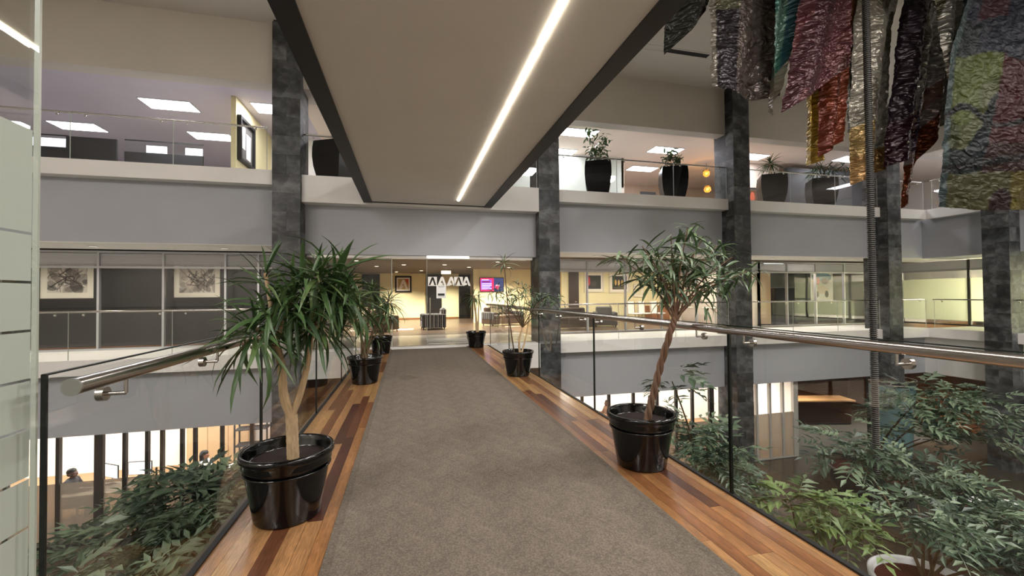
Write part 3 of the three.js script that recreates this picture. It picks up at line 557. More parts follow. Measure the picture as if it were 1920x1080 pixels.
// ---- ground floor offices
const mull = std(0x2c2823, 0.5);
glazing(5, 'ground-floor office glazing with dark mullions and frosted lower film, left', [-14, -12.4, -10.7, -8.9, -7.93, -7.14, -6.63, -6.17, -5.86, -5.44, -5.16, -4.57, -3.9], -12.15, FL, -1.5, { film: -2.96, mull, w: 0.07, thick: [5] });
glazing(6, 'ground-floor office glazing with dark mullions and frosted lower film, right', [4.3, 5.2, 6.1, 6.95, 7.8, 8.5, 9.11, 9.83, 10.4], -12.15, FL, -1.5, { film: -2.9, mull, w: 0.07, thick: [7] });
glazing(7, 'white framed ground-floor glazing right of the third column', [10.9, 11.65, 12.2, 12.75, 13.29], -12.15, FL, -1.5, { film: -2.84, mull: std(0xb5b2ab, 0.5), w: 0.08, thick: [4] });
struct('wall_ground_back', br(-15, 13.6, FL, -1.35, -17, -17.2), M.plainWhite, 'white back wall of the ground-floor offices', 'wall');
struct('wall_ground_partition', br(13.4, 13.55, FL, -1.35, -12.4, -17.2), M.plainWhite, 'white side wall between offices and the timber lobby', 'wall');
struct('wall_ground_timber', br(-3.0, 3.7, FL, -0.68, -12.3, -12.5), std(0x6f5644, 0.35), 'warm brown timber wall under the landing', 'wall');
for (const x of [-13, -10.3, -7.6, -5, 5.6, 8.6, 11.8]) ceilingPanel(x, -1.505, -14.4, 1.2, 1.2, 'square ceiling panel in the ground-floor offices', 'ground-floor ceiling panels', POWER.office, WARM);
struct('floor', br(-15, 13.4, FL - 0.012, FL - 0.001, -12.2, -17), std(0xb08a62, 0.45), 'warm timber floor of the ground-floor offices', 'floor');
// timber lobby at the lower right
{
  const slats = (len, h, n) => { const l = []; for (let i = 0; i < n; i++) l.push(br(0, len, (h * i) / n, (h * (i + 0.72)) / n, 0, 0.03)); return merge(l); };
  const timber = std(0x7a4c30, 0.5), back = std(0x1d120c, 0.8);
  const w = struct('wall_lobby', br(13.5, 25, FL, -1.35, -17.3, -17.5), back, 'dark wall with horizontal timber slats behind the lobby desk', 'wall');
  const s = part('timber_slats', slats(11.5, 3, 44).translate(13.5, FL, -17.3), timber, w); s.userData.kind = 'stuff';
  const w2 = struct('wall_lobby_side', br(22.4, 22.6, FL, -1.35, -17.3, 6), back, 'dark slatted timber wall at the far lower right', 'wall');
  const s2 = part('timber_slats', slats(23, 3, 44).rotateY(-Math.PI / 2).translate(22.4, FL, -17.3), timber, w2); s2.userData.kind = 'stuff';
  const d = thing('reception_desk', 'dark timber reception desk with a pale wooden top', 'desk', [17.6, FL, -15.1], -0.25);
  part('body', rb(2.7, 1.0, 0.7, 0.01, 0, 0.5, 0), std(0x33201a, 0.4), d); part('top', rb(2.9, 0.07, 0.95, 0.01, 0, 1.04, 0.02), std(0x9a7650, 0.4), d); part('plinth', br(-1.3, 1.3, 0, 0.06, 0.36, 0.38), M.black, d);
  const g = thing('curved_glass_screen', 'pale blue-green curved glass screen around the corner column foot', 'screen', [16.92, FL, -11.74]);
  part('glass', new THREE.CylinderGeometry(0.86, 0.72, 2.5, 36, 1, true, -1.5, 3.0).translate(0, 1.25, 0), M.tealGlass, g);
  for (const y of [2.5, 2.62]) part('ring', new THREE.TorusGeometry(0.86, 0.018, 8, 40, 3.0).rotateX(Math.PI / 2).rotateY(-Math.PI / 2 + 1.5).translate(0, y, 0), M.steel, g);
}
downlight(16.5, -1.51, -14.6, 'warm downlight over the timber lobby desk', 'lobby downlights', POWER.recept * 0.7);
downlight(20, -1.51, -13.5, 'warm downlight in the timber lobby corner', 'lobby downlights', POWER.recept * 0.9);
// desks, monitors and people in the left office
function desk(x, z, w, label) { const t = thing('office_desk', label, 'desk', [x, FL, z]); part('top', rb(w, 0.03, 0.75, 0.006, 0, 0.74, 0), M.paper, t); for (const sx of [-1, 1]) for (const sz of [-1, 1]) part('leg', rod([sx * (w / 2 - 0.06), 0, sz * 0.32], [sx * (w / 2 - 0.06), 0.73, sz * 0.32], 0.02, 8), M.aluminium, t); }
function monitor(x, z, ry, label, y = FL + 0.755) { const t = thing('computer_monitor', label, 'monitor', [x, y, z], ry); part('stand', merge([rb(0.22, 0.012, 0.16, 0.004, 0, 0.006, 0), rod([0, 0.01, -0.02], [0, 0.22, -0.03], 0.014, 10)]), M.black, t); const h = part('housing', rb(0.58, 0.36, 0.03, 0.008, 0, 0.36, 0), M.black, t); part('screen', ruv(0.55, 0.33, 0, 0.36, 0.0165), GLOW.screen, h); }

// ---------------------------------------------------------------- people (seated, built as one smooth surface)
function sdfMesh(caps, c, half, N, k = 0.03) {
  const mc = new MarchingCubes(N, M.skin, false, false, 60000); mc.isolation = 0;
  const inv = caps.map(([a, b, r0, r1]) => { const d = [b[0] - a[0], b[1] - a[1], b[2] - a[2]]; return [a, d, r0, r1 ?? r0, Math.max(1e-9, d[0] ** 2 + d[1] ** 2 + d[2] ** 2)]; });
  const h = N / 2;
  for (let iz = 0; iz < N; iz++) for (let iy = 0; iy < N; iy++) for (let ix = 0; ix < N; ix++) {
    const x = c[0] + ((ix - h) / h) * half, y = c[1] + ((iy - h) / h) * half, z = c[2] + ((iz - h) / h) * half;
    let s = 1e3;
    for (const [a, d, r0, r1, dd] of inv) {
      let t = ((x - a[0]) * d[0] + (y - a[1]) * d[1] + (z - a[2]) * d[2]) / dd; t = t < 0 ? 0 : t > 1 ? 1 : t;
      const e = Math.hypot(x - a[0] - d[0] * t, y - a[1] - d[1] * t, z - a[2] - d[2] * t) - (r0 + (r1 - r0) * t);
      const q = Math.max(0, k - Math.abs(s - e)) / k; s = Math.min(s, e) - q * q * k * 0.25;
    }
    mc.field[ix + iy * N + iz * N * N] = -s;
  }
  mc.update();
  const n = mc.count, p = new Float32Array(n * 3);
  for (let i = 0; i < n; i++) for (let j = 0; j < 3; j++) p[3 * i + j] = c[j] + mc.positionArray[3 * i + j] * half;
  let g = new THREE.BufferGeometry(); g.setAttribute('position', new THREE.BufferAttribute(p, 3));
  g = mergeVertices(g, 1e-4); g.computeVertexNormals(); return g;
}
const mir = (l) => l.concat(l.map(([a, b, r0, r1]) => [[-a[0], a[1], a[2]], [-b[0], b[1], b[2]], r0, r1]));
const person = (() => {
  const torso = [[[0, 0.53, 0], [0, 0.72, -0.01], 0.135, 0.12], [[0, 0.72, -0.01], [0, 0.93, -0.02], 0.12, 0.125], ...mir([[[0.06, 0.95, -0.02], [0.165, 0.97, -0.02], 0.08, 0.055]])];
  const arms = mir([[[0.18, 0.96, -0.02], [0.23, 0.72, 0.1], 0.05, 0.04], [[0.23, 0.72, 0.1], [0.14, 0.775, 0.36], 0.04, 0.028]]);
  const legs = mir([[[0.09, 0.5, 0], [0.12, 0.5, 0.42], 0.085, 0.06], [[0.12, 0.5, 0.42], [0.12, 0.1, 0.4], 0.058, 0.038], [[0.12, 0.05, 0.38], [0.12, 0.035, 0.55], 0.042, 0.03]]);
  const neck = [[[0, 0.98, -0.01], [0, 1.08, 0.0], 0.055, 0.05]];
  const head = [[[0, 1.19, -0.02], [0, 1.17, 0.02], 0.088, 0.08], [[0, 1.12, 0.045], [0, 1.1, 0.055], 0.052, 0.042], [[0, 1.165, 0.095], [0, 1.145, 0.112], 0.01, 0.014], ...mir([[[0.083, 1.15, -0.005], [0.088, 1.17, -0.012], 0.012, 0.014]]), [[0.016, 1.118, 0.09], [-0.016, 1.118, 0.09], 0.008, 0.008], [[0, 1.02, -0.005], [0, 1.1, 0], 0.052, 0.048]];
  const fingers = (s) => { const l = [[[s * 0.14, 0.775, 0.36], [s * 0.13, 0.77, 0.42], 0.026, 0.032]]; for (let i = 0; i < 4; i++) { const x = s * (0.152 - i * 0.017), L = [0.055, 0.068, 0.072, 0.062][i]; l.push([[x, 0.772, 0.435], [x, 0.768, 0.435 + L * 0.55], 0.0095, 0.009], [[x, 0.768, 0.435 + L * 0.55], [x - s * 0.003, 0.752, 0.435 + L], 0.009, 0.0075]); } l.push([[s * 0.112, 0.77, 0.395], [s * 0.085, 0.764, 0.43], 0.012, 0.01], [[s * 0.085, 0.764, 0.43], [s * 0.08, 0.758, 0.455], 0.01, 0.008]); return l; };
  const grow = (l, d) => l.map(([a, b, r0, r1]) => [a, b, r0 + d, (r1 ?? r0) + d]);
  const body = merge([sdfMesh([...torso, ...arms, ...legs, ...neck], [0, 0.6, 0.15], 0.66, 72), sdfMesh(head, [0, 1.15, 0.02], 0.17, 72, 0.018), sdfMesh(fingers(1), [0.12, 0.765, 0.42], 0.11, 56, 0.006), sdfMesh(fingers(-1), [-0.12, 0.765, 0.42], 0.11, 56, 0.006)]);
  const shirt = sdfMesh(grow([...torso, ...arms], 0.012).map((c, i) => c), [0, 0.75, 0.1], 0.42, 64);
  const trousers = sdfMesh(grow([[[0, 0.53, 0], [0, 0.6, 0], 0.14, 0.125], ...mir([[[0.09, 0.5, 0], [0.12, 0.5, 0.42], 0.085, 0.06], [[0.12, 0.5, 0.42], [0.12, 0.14, 0.405], 0.06, 0.05]])], 0.012), [0, 0.4, 0.2], 0.42, 56);
  const shortHair = sdfMesh([[[0, 1.215, -0.03], [0, 1.225, 0.0], 0.088, 0.08], [[0, 1.15, -0.06], [0, 1.2, -0.045], 0.06, 0.08]], [0, 1.18, -0.02], 0.16, 48, 0.02);
  const longHair = sdfMesh([[[0, 1.215, -0.03], [0, 1.225, 0.005], 0.096, 0.084], [[0.06, 1.18, -0.05], [0.075, 1.02, -0.05], 0.06, 0.045], [[-0.06, 1.18, -0.05], [-0.075, 1.02, -0.05], 0.06, 0.045], [[0, 1.16, -0.07], [0, 1.02, -0.07], 0.07, 0.06]], [0, 1.12, -0.03], 0.24, 56, 0.03);
  const eye = new THREE.SphereGeometry(0.011, 10, 8);
  return (label, pos, ry, skin, shirtM, long) => {
    const t = thing('person', label, 'person', pos, ry);
    const b = part('body', body, skin, t);
    part('shirt', shirt, shirtM, t); part('trousers', trousers, M.trousers, t); part('hair', long ? longHair : shortHair, M.hair, t);
    for (const s of [-1, 1]) { const e = part('eye', eye, M.ink, b); e.position.set(s * 0.032, 1.168, 0.093); }
  };
})();
function officeChair(pos, ry, label) {
  const t = thing('office_chair', label, 'chair', pos, ry);
  part('seat', rb(0.48, 0.07, 0.46, 0.03, 0, 0.4, 0.1), M.black, t); part('backrest', rb(0.44, 0.5, 0.05, 0.02, 0, 0.72, -0.22), M.black, t);
  part('column', cyl(0.025, 0.03, 0.32, 0, 0.22, 0.1), M.steel, t);
  for (let i = 0; i < 5; i++) { const a = (i / 5) * 6.283; part('foot', rod([0, 0.07, 0.1], [0.28 * Math.sin(a), 0.03, 0.1 + 0.28 * Math.cos(a)], 0.018, 8), M.black, t); }
}
desk(-7.9, -13.5, 1.5, 'white desk of the dark-haired person behind the left ground-floor glazing');
monitor(-7.8, -13.72, -0.55, 'lit computer screen facing the person in dark clothes');
monitor(-7.15, -13.75, -0.1, 'lit computer screen standing right of the person in dark clothes');
officeChair([-8.55, FL, -13.55], Math.PI / 2, 'black swivel chair under the person in dark clothes');
person('seated person in dark clothes at a lit screen behind frosted glass', [-8.55, FL + 0.03, -13.55], Math.PI / 2, M.darkSkin, M.shirtDark, false);
desk(-5.05, -14.1, 1.3, 'white desk of the person in the pale top');
monitor(-4.8, -14.1, -1.57, 'dark computer monitor facing the person in the pale top');
officeChair([-5.75, FL, -14.1], Math.PI / 2, 'black swivel chair under the person in the pale top');
person('seated person with long dark hair and pale top on the ground floor', [-5.75, FL + 0.03, -14.1], Math.PI / 2, M.skin, M.shirtWhite, true);
desk(7.4, -16.2, 1.4, 'white desk far back behind the right ground-floor glazing');
officeChair([8.05, FL, -16.2], -Math.PI / 2, 'black swivel chair of the person in the tan shirt');
person('seated person in a tan shirt far behind the braided tree', [8.05, FL + 0.06, -16.2], -Math.PI / 2, M.darkSkin, M.shirtTan, false);
// bookcase and timber stair behind the left glazing
{
  const t = thing('stair_flight', 'brown timber stair climbing beside the person in the pale top', 'stairs', [-4.6, FL, -13.1]);
  const timber = std(0x6e4c36, 0.45);
  for (let i = 0; i < 14; i++) { part('tread', rb(0.3, 0.05, 1.1, 0.006, i * 0.24, 0.2 + i * 0.19, 0), timber, t); part('riser', br(i * 0.24 - 0.14, i * 0.24 - 0.12, 0.02 + i * 0.19, 0.2 + i * 0.19, -0.55, 0.55), timber, t); }
  const s = new THREE.Shape(); s.moveTo(-0.2, 0); s.lineTo(0.5, 0); s.lineTo(3.4, 2.3); s.lineTo(3.4, 2.9); s.lineTo(3.1, 2.95); s.lineTo(-0.2, 0.35);
  for (const z of [-0.6, 0.55]) part('stringer', new THREE.ExtrudeGeometry(s, { depth: 0.05, bevelEnabled: false }).translate(0, 0, z), std(0x4a3326, 0.5), t);
  part('handrail', rod([-0.1, 1.2, 0.58], [3.0, 3.6, 0.58].map((v, i) => (i === 1 ? 2.95 : v)), 0.025, 10), M.steel, t);
}
{
  const t = thing('open_shelf', 'dark metal open shelf unit left of the timber stair', 'shelf', [-4.75, FL, -14.9]);
  for (const x of [-0.45, 0.45]) for (const z of [-0.2, 0.2]) part('post', br(x - 0.02, x + 0.02, 0, 2.8, z - 0.02, z + 0.02), M.charcoal, t);
  for (let i = 0; i < 6; i++) part('shelf', br(-0.45, 0.45, 0.15 + i * 0.5, 0.18 + i * 0.5, -0.22, 0.22), M.charcoal, t);
}
{ const t = thing('wall_cupboard', 'light wooden cupboard wall behind the person in the pale top', 'cupboard', [-6.3, FL, -16.7]); part('body', rb(1.9, 1.7, 0.5, 0.01, 0, 0.85, 0), M.woodBeige, t); for (let i = 0; i < 3; i++) part('door', br(-0.93 + i * 0.62, -0.33 + i * 0.62, 0.05, 1.66, 0.25, 0.27), M.woodBeige, t); }

// ================================================================ UPPER FLOOR
struct('wall_upper_left_back', br(-15, -4.5, FU, 6.8, -20, -20.2), M.mauve, 'mauve grey back wall of the upper left office', 'wall');
struct('wall_upper_left_side', br(-4.62, -4.5, FU, 6.8, -12.75, -20), M.cream, 'cream side wall with a noticeboard on the upper left floor', 'wall');
struct('wall_upper_landing_back', br(-4.5, 3.7, 4.35, 6.8, -15.8, -16), M.plainWhite, 'pale wall behind the upper landing', 'wall');
struct('wall_upper_right_pale', br(3.7, 8.4, FU, 6.8, -15.2, -15.4), M.paleGreen, 'pale greenish wall behind the first black planter upstairs', 'wall');
struct('wall_upper_right_back', br(8.3, 25, FU, 6.8, -19, -19.2), M.pinkish, 'warm back wall of the upper right floor', 'wall');
struct('wall_upper_right_return', br(8.3, 8.42, FU, 6.8, -15.2, -19), M.pinkish, 'warm return wall beside the pale greenish wall', 'wall');
struct('wall_upper_right_dark', br(15.4, 19.5, FU, 6.6, -14.2, -14.4), std(0x3a3a3c, 0.5), 'charcoal partition behind the dark shrub upstairs', 'wall');
{
  const t = thing('door_6', 'blue grey door on the upper right floor between the planters', 'door', [0, FU, -18.98], 0, null, 'structure');
  part('leaf', br(11.4, 12.25, 0, 2.1, 0, 0.05), std(0x77828f, 0.5), t); part('handle', rod([12.1, 1.0, 0.09], [11.95, 1.0, 0.09], 0.014), M.steel, t);
  const p = thing('trim_1', 'white door post on the pale wall upstairs', 'trim', [7.6, FU, -15.2], 0, null, 'structure'); part('post', br(-0.06, 0.06, 0, 2.2, 0, 0.08), M.white, p); part('pull', br(0.12, 0.15, 0.9, 1.3, 0.02, 0.06), M.plainWhite, p);
}
[[-6.5, -13.75, 'bright panel light nearest the cream wall, upper left'], [-10.1, -16.1, 'bright panel light far left upstairs'], [-6.4, -16.15, 'bright panel light behind the glass rail, upper left'], [-13.2, -13.75, 'bright panel light beyond the left edge upstairs']].forEach(([x, z, l]) => ceilingPanel(x, 6.8, z, 1.2, 0.65, l, 'upper left panel lights'));
ceilingPanel(-3.75, 6.8, -13.4, 1.0, 0.65, 'bright panel light between the cream wall and the column upstairs');
ceilingPanel(-0.5, 6.8, -13.6, 1.2, 0.6, 'bright panel light over the upper landing');
[[5.6, -13.1, 'bright panel light above the first black planter'], [9.5, -14.0, 'bright panel light above the second black planter'], [5.6, -15.0, 'bright panel light low behind the right landing column'], [9.9, -16.3, 'bright panel light between the two black planters'], [13.3, -13.9, 'bright panel light right of the third column upstairs'], [17.6, -13.3, 'bright panel light behind the hanging cloths']].forEach(([x, z, l]) => ceilingPanel(x, 6.8, z, 1.2, 0.6, l, 'upper right panel lights'));
ceilingPanel(21.6, 6.8, -10.5, 0.6, 1.3, 'bright panel light in the upper right wing');
ceilingPanel(21.6, 6.8, -6.5, 0.6, 1.3, 'bright panel light beyond the large hanging cloth');
// noticeboard on the cream side wall
{
  const t = thing('noticeboard', 'black framed noticeboard with papers on the upper cream wall', 'noticeboard', [-4.5, 5.72, -13.4]);
  part('frame', merge([br(0, 0.1, -0.62, 0.62, -0.56, -0.48), br(0, 0.1, -0.62, 0.62, 0.48, 0.56), br(0, 0.1, 0.54, 0.62, -0.48, 0.48), br(0, 0.1, -0.62, -0.54, -0.48, 0.48)]), M.black, t);
  part('board', br(0, 0.03, -0.54, 0.54, -0.48, 0.48), M.greyFabric, t);
  part('paper', br(0.03, 0.034, -0.42, 0.3, -0.36, -0.02), M.paper, t); part('paper', br(0.03, 0.034, -0.2, 0.42, 0.06, 0.4), M.paper, t);
}
// dark workstations upstairs on the left
function workstation(x0, x1, z, yTop, glassTop, label, boards) {
  const t = thing('workstation_screen', label, 'partition', [0, FU, z]);
  part('panel', rb(x1 - x0, yTop - FU, 0.06, 0.015, (x0 + x1) / 2, (yTop - FU) / 2, 0), M.charcoal, t);
  if (glassTop) { part('glass_top', br(x0 + 0.02, x1 - 0.02, yTop - FU, glassTop - FU, -0.004, 0.004), M.glass, t); part('top_rail', br(x0, x1, glassTop - FU, glassTop - FU + 0.03, -0.015, 0.015), M.charcoal, t); }
  for (const [a, b, c, d] of boards) { const q = part('lit_screen', br(a, b, c - FU, d - FU, -0.12, -0.1), GLOW.screen, t); }
}
workstation(-11.2, -9.35, -14.55, 5.64, 5.96, 'dark workstation screen with a long white lit strip, far left upstairs', [[-10.5, -9.45, 5.66, 5.92]]);
workstation(-9.3, -8.1, -14.4, 5.92, 0, 'tall dark workstation screen upstairs on the left', []);
workstation(-7.98, -5.98, -14.5, 5.62, 5.95, 'dark workstation screen with glass top and two white lit squares', [[-7.5, -6.98, 5.63, 5.87], [-6.5, -6.05, 5.63, 5.87]]);
{ const t = thing('waste_bin', 'small black bin near the cream wall upstairs', 'bin', [-5.35, FU, -14.2]); part('body', new THREE.LatheGeometry([[0, 0], [0.16, 0], [0.2, 0.6], [0.19, 0.6], [0.15, 0.02]].map((p) => new THREE.Vector2(...p)), 24), M.black, t); part('lid', cyl(0.1, 0.2, 0.1, 0, 0.65, 0), M.black, t); }
// pendants upstairs
for (const [x, z, y, l] of [[12.1, -15.0, 6.35, 'upper glass pendant lamp with amber glow by the third column'], [12.3, -15.2, 5.75, 'lower glass pendant lamp with amber glow by the third column']]) {
  const t = thing('pendant_lamp', l, 'lamp', [x, y, z]);
  part('cord', rod([0, 0.1, 0], [0, 6.8 - y, 0], 0.006, 6), M.black, t); part('cap', cyl(0.03, 0.14, 0.05, 0, 0.15, 0, 16), M.black, t);
  part('shade', new THREE.SphereGeometry(0.14, 20, 14), phys({ color: 0xffe2a8, roughness: 0.05, transmission: 0.9, thickness: 0 }), t);
  part('bulb', new THREE.SphereGeometry(0.05, 14, 10), GLOW.bulb, t);
  const p = new THREE.PointLight(0xffc46a, 0.6); p.position.set(x, y, z); p.castShadow = true; scene.add(p);
}
framed('framed_painting', 'dark framed painting with orange figures upstairs right of the third column', 13.6, 14.35, 4.6, 5.75, -14.6, 0.07, 0.02, M.artFrame, M.mat, pictureArt('#5b3a22', [[64, 30, 26, 22, '#c45a36'], [50, 66, 40, 16, '#e8c88a'], [90, 80, 26, 10, '#33241a']]));
struct('wall_upper_right_stub', br(13.4, 15.4, FU, 6.8, -14.62, -14.8), M.pinkish, 'short warm wall carrying the orange painting', 'wall');
{ const t = thing('side_cabinet', 'yellow topped low cabinet under the pendant lamps', 'cabinet', [12.2, FU, -15.3]); part('body', rb(1.2, 0.75, 0.5, 0.01, 0, 0.4, 0), M.woodBeige, t); part('top', rb(1.25, 0.04, 0.55, 0.01, 0, 0.79, 0), std(0xe6cf73, 0.5), t); part('plinth', br(-0.55, 0.55, 0, 0.03, -0.2, 0.2), M.black, t); }

// ================================================================ PLANTS
function bladeGeo(L, w, droop, fold = 0.25, seg = 5) {
  const P = [], I = [];
  for (let i = 0; i <= seg; i++) {
    const t = i / seg, a = droop * t * t, z = L * (t - 0.18 * droop * droop * t * t * t), y = -L * 0.62 * a * t * 0.9, ww = w * Math.pow(Math.sin(Math.PI * Math.min(1, 0.12 + 0.88 * t)), 0.7) * (t > 0.98 ? 0.1 : 1);
    P.push(-ww / 2, y + ww * fold, z, 0, y, z, ww / 2, y + ww * fold, z);
  }
  for (let i = 0; i < seg; i++) { const a = i * 3, b = a + 3; I.push(a, b, a + 1, a + 1, b, b + 1, a + 1, b + 1, a + 2, a + 2, b + 1, b + 2); }
  const g = new THREE.BufferGeometry(); g.setAttribute('position', new THREE.Float32BufferAttribute(P, 3)); g.setIndex(I); g.computeVertexNormals(); return g;
}
const straps = [0.15, 0.35, 0.6, 0.95].flatMap((d) => [bladeGeo(1, 0.092, d), bladeGeo(1, 0.072, d * 1.1)]);
const lances = [0.2, 0.5, 0.9].flatMap((d) => [bladeGeo(1, 0.13, d, 0.2), bladeGeo(1, 0.105, d, 0.2)]);
const ovals = [0.2, 0.5, 0.9].map((d) => bladeGeo(1, 0.36, d, 0.15, 4));
function leaf(parent, geo, mat, p, az, el, L, twist = 0) {
  const m = part('leaf', geo, mat, parent); m.rotation.order = 'YXZ'; m.rotation.set(-el, az, twist); m.position.set(...p); m.scale.setScalar(L); return m;
}
function rosette(parent, p, n, L, mats, lo = -0.9, hi = 1.35, geos = straps, spread = 0.05) {
  for (let i = 0; i < n; i++) {
    const t = i / n, az = i * 2.39996 + rr(-0.25, 0.25), el = hi + (lo - hi) * Math.pow(t, 0.8) + rr(-0.15, 0.15);
    leaf(parent, pick(geos), pick(mats), [p[0] + spread * Math.sin(az) * t, p[1] - spread * t * 1.6 + rr(-0.02, 0.02), p[2] + spread * Math.cos(az) * t], az, el, L * rr(0.7, 1.12) * (0.7 + 0.3 * t), rr(-0.5, 0.5));
  }
}
function extraFoliage(parent, spots, geos, mat, lo, hi, L) { // leaves past the individually built ones, joined
  const l = [], q = new THREE.Object3D(); q.rotation.order = 'YXZ';
  for (const [p, n] of spots) for (let i = 0; i < n; i++) { const az = i * 2.39996 + rr(-0.3, 0.3), t = i / n; q.rotation.set(-(hi + (lo - hi) * t + rr(-0.2, 0.2)), az, rr(-0.5, 0.5)); q.position.set(p[0] + rr(-0.05, 0.05), p[1] + rr(-0.05, 0.05), p[2] + rr(-0.05, 0.05)); q.scale.setScalar(L * rr(0.7, 1.15)); q.updateMatrix(); l.push(pick(geos).clone().applyMatrix4(q.matrix)); }
  part('foliage', merge(l), mat, parent).userData.kind = 'stuff';
}
const potGeo = new THREE.LatheGeometry([[0, 0], [0.183, 0], [0.19, 0.012], [0.2, 0.08], [0.232, 0.27], [0.238, 0.315], [0.248, 0.325], [0.252, 0.335], [0.252, 0.365], [0.262, 0.372], [0.268, 0.385], [0.268, 0.402], [0.262, 0.414], [0.25, 0.416], [0.24, 0.408], [0.235, 0.38], [0.225, 0.35], [0.218, 0.33], [0, 0.33]].map((p) => new THREE.Vector2(...p)), 64);
const soilGeo = new THREE.CylinderGeometry(0.215, 0.2, 0.02, 40);
function potPlant(pos, potLabel, plantLabel, group) {
  const p = thing('plant_pot', potLabel, 'pot', [pos[0], 0.001, pos[2]], 0, group);
  part('shell', potGeo, M.pot, p); part('rim_band', new THREE.TorusGeometry(0.243, 0.006, 8, 56).rotateX(Math.PI / 2).translate(0, 0.3, 0), M.pot, p);
  const s = part('soil', soilGeo, M.soil, p); s.position.y = 0.335;
  const t = thing('potted_plant', plantLabel, 'plant', [pos[0], 0.345, pos[2]]);
  return t;
}
// local helper: world point relative to the plant base
const rel = (t, p) => [p[0] - t.position.x, p[1] - t.position.y, p[2] - t.position.z];
const taper = (pts, r0, r1, seg = 20, n = 9) => { const c = new THREE.CatmullRomCurve3(pts.map((p) => new THREE.Vector3(...p))), g = new THREE.TubeGeometry(c, seg, 1, n, false), P = g.attributes.position; for (let i = 0; i <= seg; i++) { const q = c.getPointAt(i / seg), r = r0 + (r1 - r0) * (i / seg) * 1 + 0.03 * r0 * Math.sin(i * 2.3); for (let j = 0; j <= n; j++) { const k = i * (n + 1) + j; P.setXYZ(k, q.x + (P.getX(k) - q.x) * r, q.y + (P.getY(k) - q.y) * r, q.z + (P.getZ(k) - q.z) * r); } } return g; };
{ // front left: forked dracaena
  const t = potPlant([-0.73, 0, -2.9], 'large glossy black pot nearest on the left of the carpet', 'forked dracaena with drooping strap leaves in the nearest left pot', 'black pots on the bridge');
  const S = (x, y, k) => rel(t, [x * k, 1.35 + (y - 1.35) * k, -2.9 * k]);
  part('trunk', taper([rel(t, [-0.7, 0.33, -2.9]), S(-0.705, 0.48, 0.99), S(-0.71, 0.62, 0.98)], 0.036, 0.034), M.bark, t);
  const H = [[-0.92, 1.16, 0.88], [-0.86, 1.5, 0.9], [-0.7, 1.36, 0.92], [-0.55, 1.5, 0.93], [-0.4, 1.38, 0.95], [-0.56, 1.22, 0.97]];
  part('branch', taper([S(-0.71, 0.6, 0.98), S(-0.75, 0.72, 0.965), S(-0.77, 0.94, 0.94), S(-0.8, 1.06, 0.91)], 0.028, 0.02), M.bark, t);
  part('branch', taper([S(-0.71, 0.6, 0.98), S(-0.655, 0.76, 0.97), S(-0.62, 0.92, 0.965), S(-0.6, 1.1, 0.95)], 0.022, 0.016), M.bark, t);
  const from = [[-0.8, 1.06, 0.91], [-0.8, 1.06, 0.91], [-0.8, 1.06, 0.91], [-0.6, 1.1, 0.95], [-0.6, 1.1, 0.95], [-0.6, 1.1, 0.95]];
  H.forEach((h, i) => part('branch', taper([S(...from[i]), S(...from[i].map((v, j) => (v + h[j]) / 2 + (j === 1 ? 0.02 : 0))), S(...h)], 0.014, 0.01, 12, 7), M.bark, t));
  [[52, 0.34], [18, 0.28], [52, 0.33], [58, 0.34], [50, 0.32], [50, 0.32]].forEach(([n, L], i) => rosette(t, S(...H[i]), n, L, leafMats, i === 1 ? -0.3 : -1.1, 1.35));
  extraFoliage(t, [[S(-0.62, 1.42, 0.92), 34], [S(-0.48, 1.3, 0.96), 34], [S(-0.76, 1.25, 0.9), 30], [S(-0.44, 1.48, 0.94), 30], [S(-0.86, 1.2, 0.88), 24]], straps, leafMats[1], -0.9, 1.2, 0.3);
}
